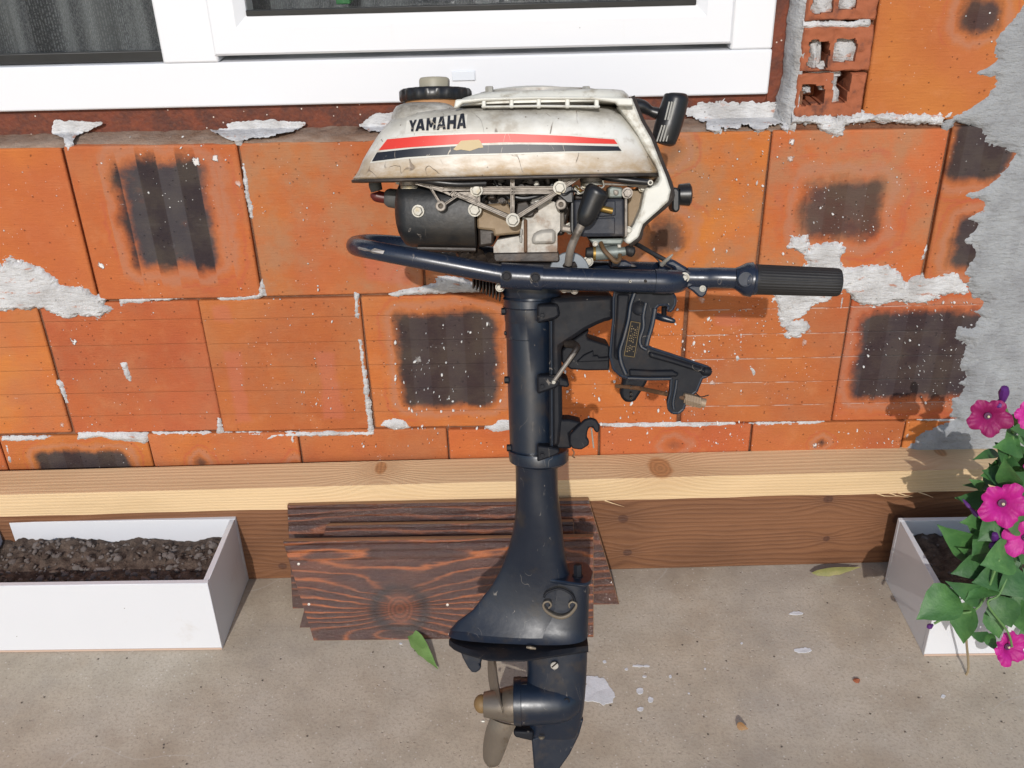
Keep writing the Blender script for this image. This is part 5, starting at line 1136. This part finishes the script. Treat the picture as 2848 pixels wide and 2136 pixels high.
plate('swivel_bracket', ident, [k4(560, 150), k4(640, 155), k4(700, 150), k4(1100, 130), k4(1100, 338), k4(1020, 356), k4(950, 385), k4(860, 430), k4(780, 485), k4(700, 535), k4(650, 570), k4(655, 820), k4(660, 1200), k4(640, 1420), k4(560, 1440)], -.030, .030, NAVYD, .005)
tub('bracket_seam', [(k4, 563, 345, -.034), (k4, 566, 800, -.034), (k4, 570, 1425, -.034)], 2.6, NAVY, n=8, k=1)
tub('bracket_seam', [(k4, 552, 345, -.033), (k4, 553, 800, -.033), (k4, 557, 1425, -.033)], 2.2, NAVYD, n=8, k=1)
for (a, b, c, d) in ((208, 372, 205, 330), (815, 978, 815, 925), (1412, 1555, 1435, 1500)):
    s_ = plate('bracket_strap', k4, [(442, a), (600, c), (625, c+5), (640, d-30), (600, d), (520, (b+d)/2), (442, b)], -.042, -.01, NAVYD, .003)
    bolt(k4, 485, (a+b)/2+5, -.043, 6, NAVYD, s_, ringed=False, depth=.004)
plate('strap_ear', k4, [(600, 800), (660, 840), (700, 850), (718, 880), (715, 915), (680, 915), (600, 900)], -.030, .01, NAVYD, .004)
for (x, y, r_) in ((125, 265, 13), (150, 450, 8), (150, 850, 13), (170, 1430, 13)):
    c = M(*k4(x+55, y), -.005); MB().lathe(c, (-1, 0, 0), [(-.03, rp(r_)*1.15), (.0, rp(r_)*1.1), (.0005, rp(r_)*.8), (.006, rp(r_)*.75), (.0065, 0)], n=7).obj('side_bolt', NAVYD, mot, smooth=.3)
# lower hook
plate('reverse_hook', k4, [(590, 1230), (640, 1190), (720, 1190), (825, 1215), (800, 1240), (720, 1310), (740, 1440), (600, 1440)], -.028, .0, NAVYD, .003)
plate('hook_plate', k4, [(722, 1320), (780, 1260), (850, 1195), (905, 1178), (950, 1195), (978, 1240), (975, 1290), (955, 1308), (935, 1290), (915, 1255), (885, 1260), (872, 1300), (868, 1345), (888, 1370), (885, 1410), (820, 1450), (745, 1440), (720, 1400)], -.034, -.026, NAVYD, .002)
tub('hook_pin', [(k4, 905, 1262, -.015), (k4, 925, 1430, -.01)], 2.2, CHROME, n=7, k=1)
tub('hook_spring', [(k4, 740, 1440, -.03), (k4, 760, 1475, -.032), (k4, 745, 1500, -.032), (k4, 765, 1515, -.03)], 2., RUSTR, n=6)
# swivel arm inner parts
plate('swivel_yoke', k4, [(650, 600), (760, 500), (850, 440), (890, 425), (870, 470), (880, 500), (1062, 555), (1062, 770), (860, 772), (730, 762), (650, 700)], -.012, .035, NAVYD, .004)
plate('toothed_rack', k4, [(840, 640), (925, 600), (925, 645), (965, 640), (970, 660), (1060, 655), (1060, 690), (780, 700)], -.018, -.008, NAVYD, .0015)
tub('clamp_lever', [(k4, 690, 545, -.03), (k4, 745, 545, -.038), (k4, 782, 570, -.05), (k4, 740, 640, -.055), (k4, 585, 862, -.062)], [9, 11, 8, 7, 5.5], OILY, n=12)
tub('tommy_bar', [(k4, 768, 605, -.053), (k4, 740, 645, -.056), (k4, 585, 862, -.063)], [6, 6, 5.], ALU, n=12, k=2)
bolt(k4, 583, 862, -.062, 5.5, CHROME, washer=False)
# clamp bracket, near and far plates
near = [(1110, 95), (1560, 95), (1600, 115), (1622, 150), (1618, 205), (1595, 250), (1572, 262), (1560, 250), (1568, 225), (1545, 205), (1480, 208), (1448, 240), (1440, 300), (1420, 420), (1395, 500), (1385, 560), (1420, 582), (1600, 640), (1840, 722), (1900, 742), (1928, 770), (1918, 800), (1880, 822), (1850, 830), (1800, 950), (1770, 970), (1720, 1010), (1690, 1100), (1650, 1132), (1600, 1130), (1568, 1100), (1562, 1050), (1585, 960), (1592, 840), (1400, 842), (1230, 836), (1160, 815), (1095, 755), (1068, 640), (1080, 500), (1098, 330), (1098, 160)]
cp = plate('clamp_bracket', k4, near, -.060, -.042, NAVYD, .004)
for L, r_ in (([(1275, 105), (1240, 210), (1222, 330), (1185, 480), (1150, 600), (1160, 700), (1200, 800)], 6), ([(1372, 190), (1350, 300), (1350, 400), (1320, 500), (1330, 560), (1375, 590)], 5), ([(1450, 240), (1425, 380), (1390, 500), (1378, 555)], 6), ([(1215, 832), (1400, 838), (1585, 836)], 5), ([(1635, 850), (1625, 930), (1605, 1040), (1610, 1100)], 4)):
    MB().tube(cat([M(*k4(*p), -.061) for p in L], 5), rp(r_), n=10).obj('bracket_ridge', NAVY, cp)
rimp = [M(*k4(*p), -.0585) for p in near]; mbr = MB()
for i in range(len(rimp)): mbr.tube([rimp[i], rimp[(i+1) % len(rimp)]], rp(4.2), n=8)
mbr.obj('bracket_rim', NAVY, cp)
plate('bracket_rib', k4, [(1130, 120), (1235, 120), (1205, 340), (1165, 490), (1130, 600), (1135, 690), (1100, 660), (1105, 500), (1120, 330)], -.066, -.058, NAVYD, .004, cp)
plate('bracket_rib', k4, [(1400, 610), (1600, 665), (1850, 745), (1890, 770), (1870, 800), (1600, 715), (1400, 660)], -.065, -.058, NAVYD, .003, cp)
plate('bracket_rib', k4, [(1230, 760), (1420, 772), (1600, 768), (1660, 800), (1640, 826), (1400, 828), (1230, 822)], -.065, -.058, NAVYD, .003, cp)
MB().lathe(M(*k4(1312, 235), -.059), (0, -1, 0), [(0, rp(18)), (.003, rp(18)), (.004, rp(15)), (.002, rp(8)), (.002, 0)], n=26).obj('pivot_boss', NAVYD, cp)
NPM = flat('black_nameplate', (.012, .011, .011), .7, spec=.2); GOLD = flat('worn_gold_print', (.16, .11, .045), .6, .2)
npl = plate('nameplate', k4, [(1245, 350), (1322, 364), (1272, 655), (1186, 642)], -.0625, -.060, NPM, .0004, cp)
for (a, b) in (((1245, 350), (1322, 364)), ((1322, 364), (1272, 655)), ((1272, 655), (1186, 642)), ((1186, 642), (1245, 350))):
    tub('plate_border', [(k4, *a, -.0628), (k4, *b, -.0628)], 1.0, GOLD, npl, n=5, k=1)
rr = random.Random(12)
for line in range(4):      # worn, unreadable rows of stamped print
    t = .12
    while t < .88:
        u = .16+line*.2; w2 = rr.uniform(.025, .06)
        def q(u, t): a = Vector((1245, 350)).lerp(Vector((1186, 642)), t); b = Vector((1322, 364)).lerp(Vector((1272, 655)), t); return tuple(a.lerp(b, u))
        if rr.random() < .75: plate('print_mark', k4, [q(u, t), q(u+.11, t), q(u+.11, t+w2*.7), q(u, t+w2*.7)], -.0627, -.0624, GOLD, 0, npl)
        t += w2+.03
tub('bracket_tip', [(k4, 1850, 775, -.056), (k4, 1880, 775, -.058), (k4, 1922, 778, -.058), (k4, 1930, 778, -.058)], [10, 13, 11, 3], NAVYD, n=14, k=3)
far = [(1130, 140), (1250, 100), (1250, 840), (1300, 830), (1400, 835), (1380, 880), (1330, 960), (1285, 1030), (1250, 1050), (1200, 1042), (1160, 1010), (1152, 960), (1180, 850), (1130, 760)]
fpn = plate('clamp_bracket', k4, far, .035, .052, NAVYD, .004, yref=.035)
for y in (905, 965, 1000): bolt(k4, 1245, y, .030, 3.4, OILY, ringed=True)
tub('screw_handle', [(k4, 1450, 300, -.02), (k4, 1520, 320, -.025), (k4, 1600, 345, -.028), (k4, 1622, 352, -.028)], [9, 10, 7, 3], NAVY, n=12)
tub('clamp_screw', [(k4, 1530, 200, -.03), (k4, 1525, 300, -.025)], 7, NAVYD, n=12, k=1)
tub('tilt_rod', [(k4, 1112, 902, .045), (k4, 1160, 906, .04), (k4, 1300, 920, .02), (k4, 1570, 975, -.045), (k4, 1720, 1010, -.062)], [4, 6, 6, 6, 6], RUSTR, n=12, k=2)
WIRE = flat('rusty_tan_spring', (.30, .22, .15), .6, .3)
tub('tilt_pin', [(k4, 1700, 1010, -.064), (k4, 1880, 1050, -.066)], [11, 12], WIRE, n=16, k=1)
sp = []
for i in range(60): 
    t = i/59; c = M(*k4(1705+130*t, 1010+28*t), -.065); sp.append(c+Vector((0, math.cos(i*1.05)*rp(14), math.sin(i*1.05)*rp(14))))
MB().tube(sp, .0012, n=6).obj('pin_spring', WIRE, mot)
tub('cotter', [(k4, 1800, 965, -.07), (k4, 1840, 995, -.08), (k4, 1890, 985, -.075), (k4, 1905, 980, -.07)], 1.6, OILY, n=6)

# --- mid leg and exhaust housing
L5 = [(772, 1166, -5, .034, 0), (778, 1165, 60, .0325, 0), (780, 1168, 250, .032, .05), (780, 1185, 430, .032, .1), (772, 1200, 540, .032, .2), (750, 1212, 660, .0315, .35), (715, 1225, 800, .031, .5), (668, 1245, 940, .030, .65), (622, 1275, 1040, .029, .75), (560, 1300, 1150, .0285, .79), (470, 1330, 1270, .029, .81), (380, 1330, 1390, .0305, .8), (240, 1330, 1500, .0335, .72), (175, 1330, 1585, .037, .6)]
HOUS = flat('housing_enamel', (.006, .010, .020), .40, 0, .2, .0002, 100, spec=.45, grime=(.022, .018, .016), gsc=30)
MB().rings(legring(L5, k5, n=2.2)).obj('leg_housing', HOUS, mot, smooth=.8)
L6 = [(900, 1450, 1080, .027, .5), (850, 1450, 1270, .0275, .5), (700, 1448, 1390, .029, .55), (400, 1446, 1500, .032, .6), (180, 1444, 1585, .036, .6), (162, 1444, 1640, .041, .5)]
MB().rings(legring(L6, k5, n=3.)).obj('exhaust_housing', HOUS, mot, smooth=.8)
# thin splash plate, pointed aft
fa = M(*k5(820, 1072), 0); fb = M(*k5(1490, 1050), 0); n = 20; up_ = []; zf = fa.z
for i in range(n+1):
    t = i/n; x = fa.x+(fb.x-fa.x)*t; wv = .036*min(1, (t*1.25)**.8)*(1 if t < .85 else math.sqrt(max(0, 1-((t-.85)/.15)**2))); up_.append((x, -wv))
ol = up_+[(x, -y) for x, y in reversed(up_[1:-1])]
zf = M(*k5(1200, 1100), -.036).z
MB().rings([[Vector((x, y*s_, zf+dz)) for x, y in ol] for dz, s_ in ((-.0015, .96), (0, 1.), (.002, 1.), (.0035, .95))]).obj('splash_plate', NAVY, mot, smooth=.6)
bolt(k5, 1350, 1005, -.012, 12, NAVYD, axis=(0, 0, 1), depth=.016, washer=True)
tub('exhaust_outlet', [(k5, 1035, 1200, -.031), (k5, 1075, 1150, -.031), (k5, 1190, 1120, -.031), (k5, 1290, 1170, -.031), (k5, 1325, 1240, -.031)], 3.4, NAVYD, n=9)
SCR = flat('bare_worn_edge', (.20, .16, .115), .5, .35, .4)
tub('outlet_rim', [(k5, 1080, 1300, -.033), (k5, 1105, 1272, -.033), (k5, 1085, 1240, -.033), (k5, 1045, 1245, -.033), (k5, 1032, 1280, -.033), (k5, 1060, 1325, -.033), (k5, 1130, 1370, -.033), (k5, 1200, 1385, -.033), (k5, 1270, 1360, -.033), (k5, 1325, 1300, -.033), (k5, 1335, 1260, -.033), (k5, 1300, 1240, -.033), (k5, 1270, 1262, -.033), (k5, 1275, 1295, -.033)], [2.6, 2.6, 2.6, 2.8, 3, 4, 5, 5.5, 5, 4, 3, 2.6, 2.6, 2.4], SCR, n=9, k=5)
# --- anti-cavitation plate
za_ = M(*k6(215, 360), -.008).z; xa3 = M(*k6(190, 330), 0).x; xb3 = M(*k6(1650, 400), 0).x
up_ = []
for i in range(25):
    t = i/24; x = xa3+(xb3-xa3)*t; wv = .050*min(1, (t*3.2+.02)**.5)*(1-.55*max(0, t-.55)/.45); up_.append((x, -wv))
ol = up_+[(x, -y) for x, y in reversed(up_[1:])]
def plz(x): t = (x-xa3)/(xb3-xa3); return za_+.002-.004*t
MB().rings([[Vector((xa3+(x-xa3)*1, y*s_, plz(x)+dz)) for x, y in ol] for dz, s_ in ((-.003, .95), (-.0015, 1.), (.0005, 1.), (.005, .86))]).obj('cavitation_plate', NAVYD, mot, smooth=.7)
tub('plate_paint_chip', [(k6, 1005, 380, -.0425), (k6, 1050, 385, -.0435), (k6, 1105, 395, -.0435)], [3, 5, 3], SCR, n=8)
plate('trim_tab', k6, [(295, 400), (545, 430), (530, 545), (505, 560), (528, 585), (515, 625), (470, 655), (425, 650), (385, 600), (330, 500)], -.006, .006, NAVY, .003)
# --- gearcase
def lr6(L, n=2.2): return legring(L, k6, n=n)
MB().rings(lr6([(1008, 1650, 440, .021, .3), (1012, 1648, 600, .021, .3), (1014, 1640, 780, .022, .3), (1010, 1628, 950, .022, .3), (1010, 1612, 1100, .021, .3), (1040, 1580, 1250, .014, .3), (1055, 1548, 1360, .008, .3)])).obj('gearcase_strut', NAVY, mot, smooth=.8)
zc_ = M(*k6(1150, 1035), -.02).z; X = lambda v: M(*k6(v, 1040), -.01).x
MB().lathe(Vector((X(868), 0, zc_)), (1, 0, 0), [(0, .027), (.0005, .0305), (X(948)-X(868), .0315), (X(954)-X(868), .0305), (X(1150)-X(868), .0305), (X(1330)-X(868), .0290), (X(1460)-X(868), .0250), (X(1550)-X(868), .017), (X(1605)-X(868), .006)], n=48).obj('gearcase', NAVY, mot, smooth=.7)
plate('gearcase_boss', k6, [(870, 1270), (1080, 1280), (1080, 1375), (1040, 1372), (890, 1338), (868, 1310)], -.012, .012, NAVYD, .003)
plate('bearing_tab', k6, [(860, 795), (900, 780), (1016, 768), (1016, 860), (900, 850), (895, 812), (862, 815)], -.010, .010, NAVYD, .002)
zf0 = 0.0
sk = [M(*k6(x, y), 0) for x, y in ((1058, 1330), (1084, 1650))]+[Vector((M(*k6(1095, 1800), 0).x, 0, .004)), Vector((M(*k6(1120, 1800), 0).x, 0, .0)), Vector((M(*k6(1230, 1760), 0).x, 0, .0))]+[M(*k6(x, y), 0) for x, y in ((1352, 1655), (1462, 1500), (1560, 1300), (1610, 1120))]
MB().prism([(p.x, p.z) for p in sk], -.005, .005).obj('skeg', NAVY, mot, bevel=.003, seg=2)
s1_ = MB().lathe(M(*k6(1302, 570), -.0205), (0, -1, 0), [(0, rp(11)), (.002, rp(11)), (.0025, rp(9.5)), (.0025, 0)], n=22).obj('slotted_screw', ALUB, mot)
tub('screw_slot', [(k6, 1276, 592, -.0233), (k6, 1328, 548, -.0233)], 2.2, OILY, s1_, n=6, k=1)
MB().lathe(M(*k6(1432, 945), -.0215), (0, -1, 0), [(0, rp(8.5)), (.0015, rp(8.5)), (.0016, rp(6)), (.0002, rp(5.6)), (.0001, 0)], n=20).obj('oil_plug', NAVYD, mot)
tub('oil_plug', [(k6, 1140, 1330, -.016), (k6, 1165, 1342, -.019), (k6, 1190, 1330, -.016)], [3, 5, 3], SCR, n=8)
# --- propeller
pr = empty('propeller', (0, 0, 0)); pr.parent = mot
hc = Vector((X(878), 0, M(*k6(720, 1072), -.02).z))
MB().lathe(hc, (-1, 0, 0), [(0, .023), (.001, .024), (.010, .0225), (.016, .0205), (X(878)-X(560), .0165), (X(878)-X(549), .0155), (X(878)-X(548), 0)], n=36).obj('hub', BRONZE, pr)
MB().lathe(hc+Vector((-(X(878)-X(550)), 0, .001)), (-1, 0, 0), [(0, .0118), (.003, .0122), (.007, .0112), (.0105, .008), (.0125, .004), (.013, 0)], n=28).obj('hub_cone', CONEM, pr)
for dz in (.0145, -.0125): tub('split_pin', [(k6, 530, 1060, 0), (k6, 560, 1060, 0)], 4, CHROME, pr, n=8, k=1).location = (0, -.003, dz)
def blade(spine, chord, th=.0016):
    vs = []; fs = []; n = len(spine); J = 8
    for s_ in (-1, 1):
        for p, (cv2, a_) in zip(spine, chord):
            cv2 = Vector(cv2).normalized()*a_; nrm = cv2.cross(spine[-1]-spine[0]).normalized()
            for j in range(J+1): u = -1+2*j/J; vs.append(p+cv2*u+nrm*(s_*th*(1-u*u)**.5+.0035*u*u))
    m_ = n*(J+1)
    for s_ in range(2):
        for i in range(n-1):
            for j in range(J): a = s_*m_+i*(J+1)+j; fs.append((a, a+1, a+J+2, a+J+1))
    for i in range(n-1):
        for e in (0, J): a = i*(J+1)+e; fs.append((a, a+J+1, a+J+1+m_, a+m_))
    for i in (0, n-1):
        for j in range(J): a = i*(J+1)+j; fs.append((a, a+1, a+1+m_, a+m_))
    return mesh('blade', vs, fs, BRONZE, pr, smooth=1.)
def sp_(L): return cat([M(*k6(x, y), d) for x, y, d in L], 4)
S1 = sp_([(735, 1010, -.008), (700, 880, -.006), (678, 700, -.004), (668, 540, -.002), (664, 430, 0)])
blade(S1, [((.42-.24*t, -1, 0), .017+.012*math.sin(math.pi*min(1, t*.95))-.012*t**4) for t in [i/(len(S1)-1) for i in range(len(S1))]])
S2 = sp_([(750, 1180, -.008), (700, 1290, -.008), (668, 1400, -.006), (640, 1520, -.004), (622, 1620, -.002), (618, 1648, 0)])
blade(S2, [((1, -.35, -.12), .0185*(1-.25*t)*math.sqrt(max(.02, 1-max(0, t-.35)**2/.43))) for t in [i/(len(S2)-1) for i in range(len(S2))]])
S3 = sp_([(800, 1000, .006), (812, 930, .03), (818, 880, .055)])
blade(S3, [((.5, .1, 1), .016-.004*t) for t in [i/(len(S3)-1) for i in range(len(S3))]])
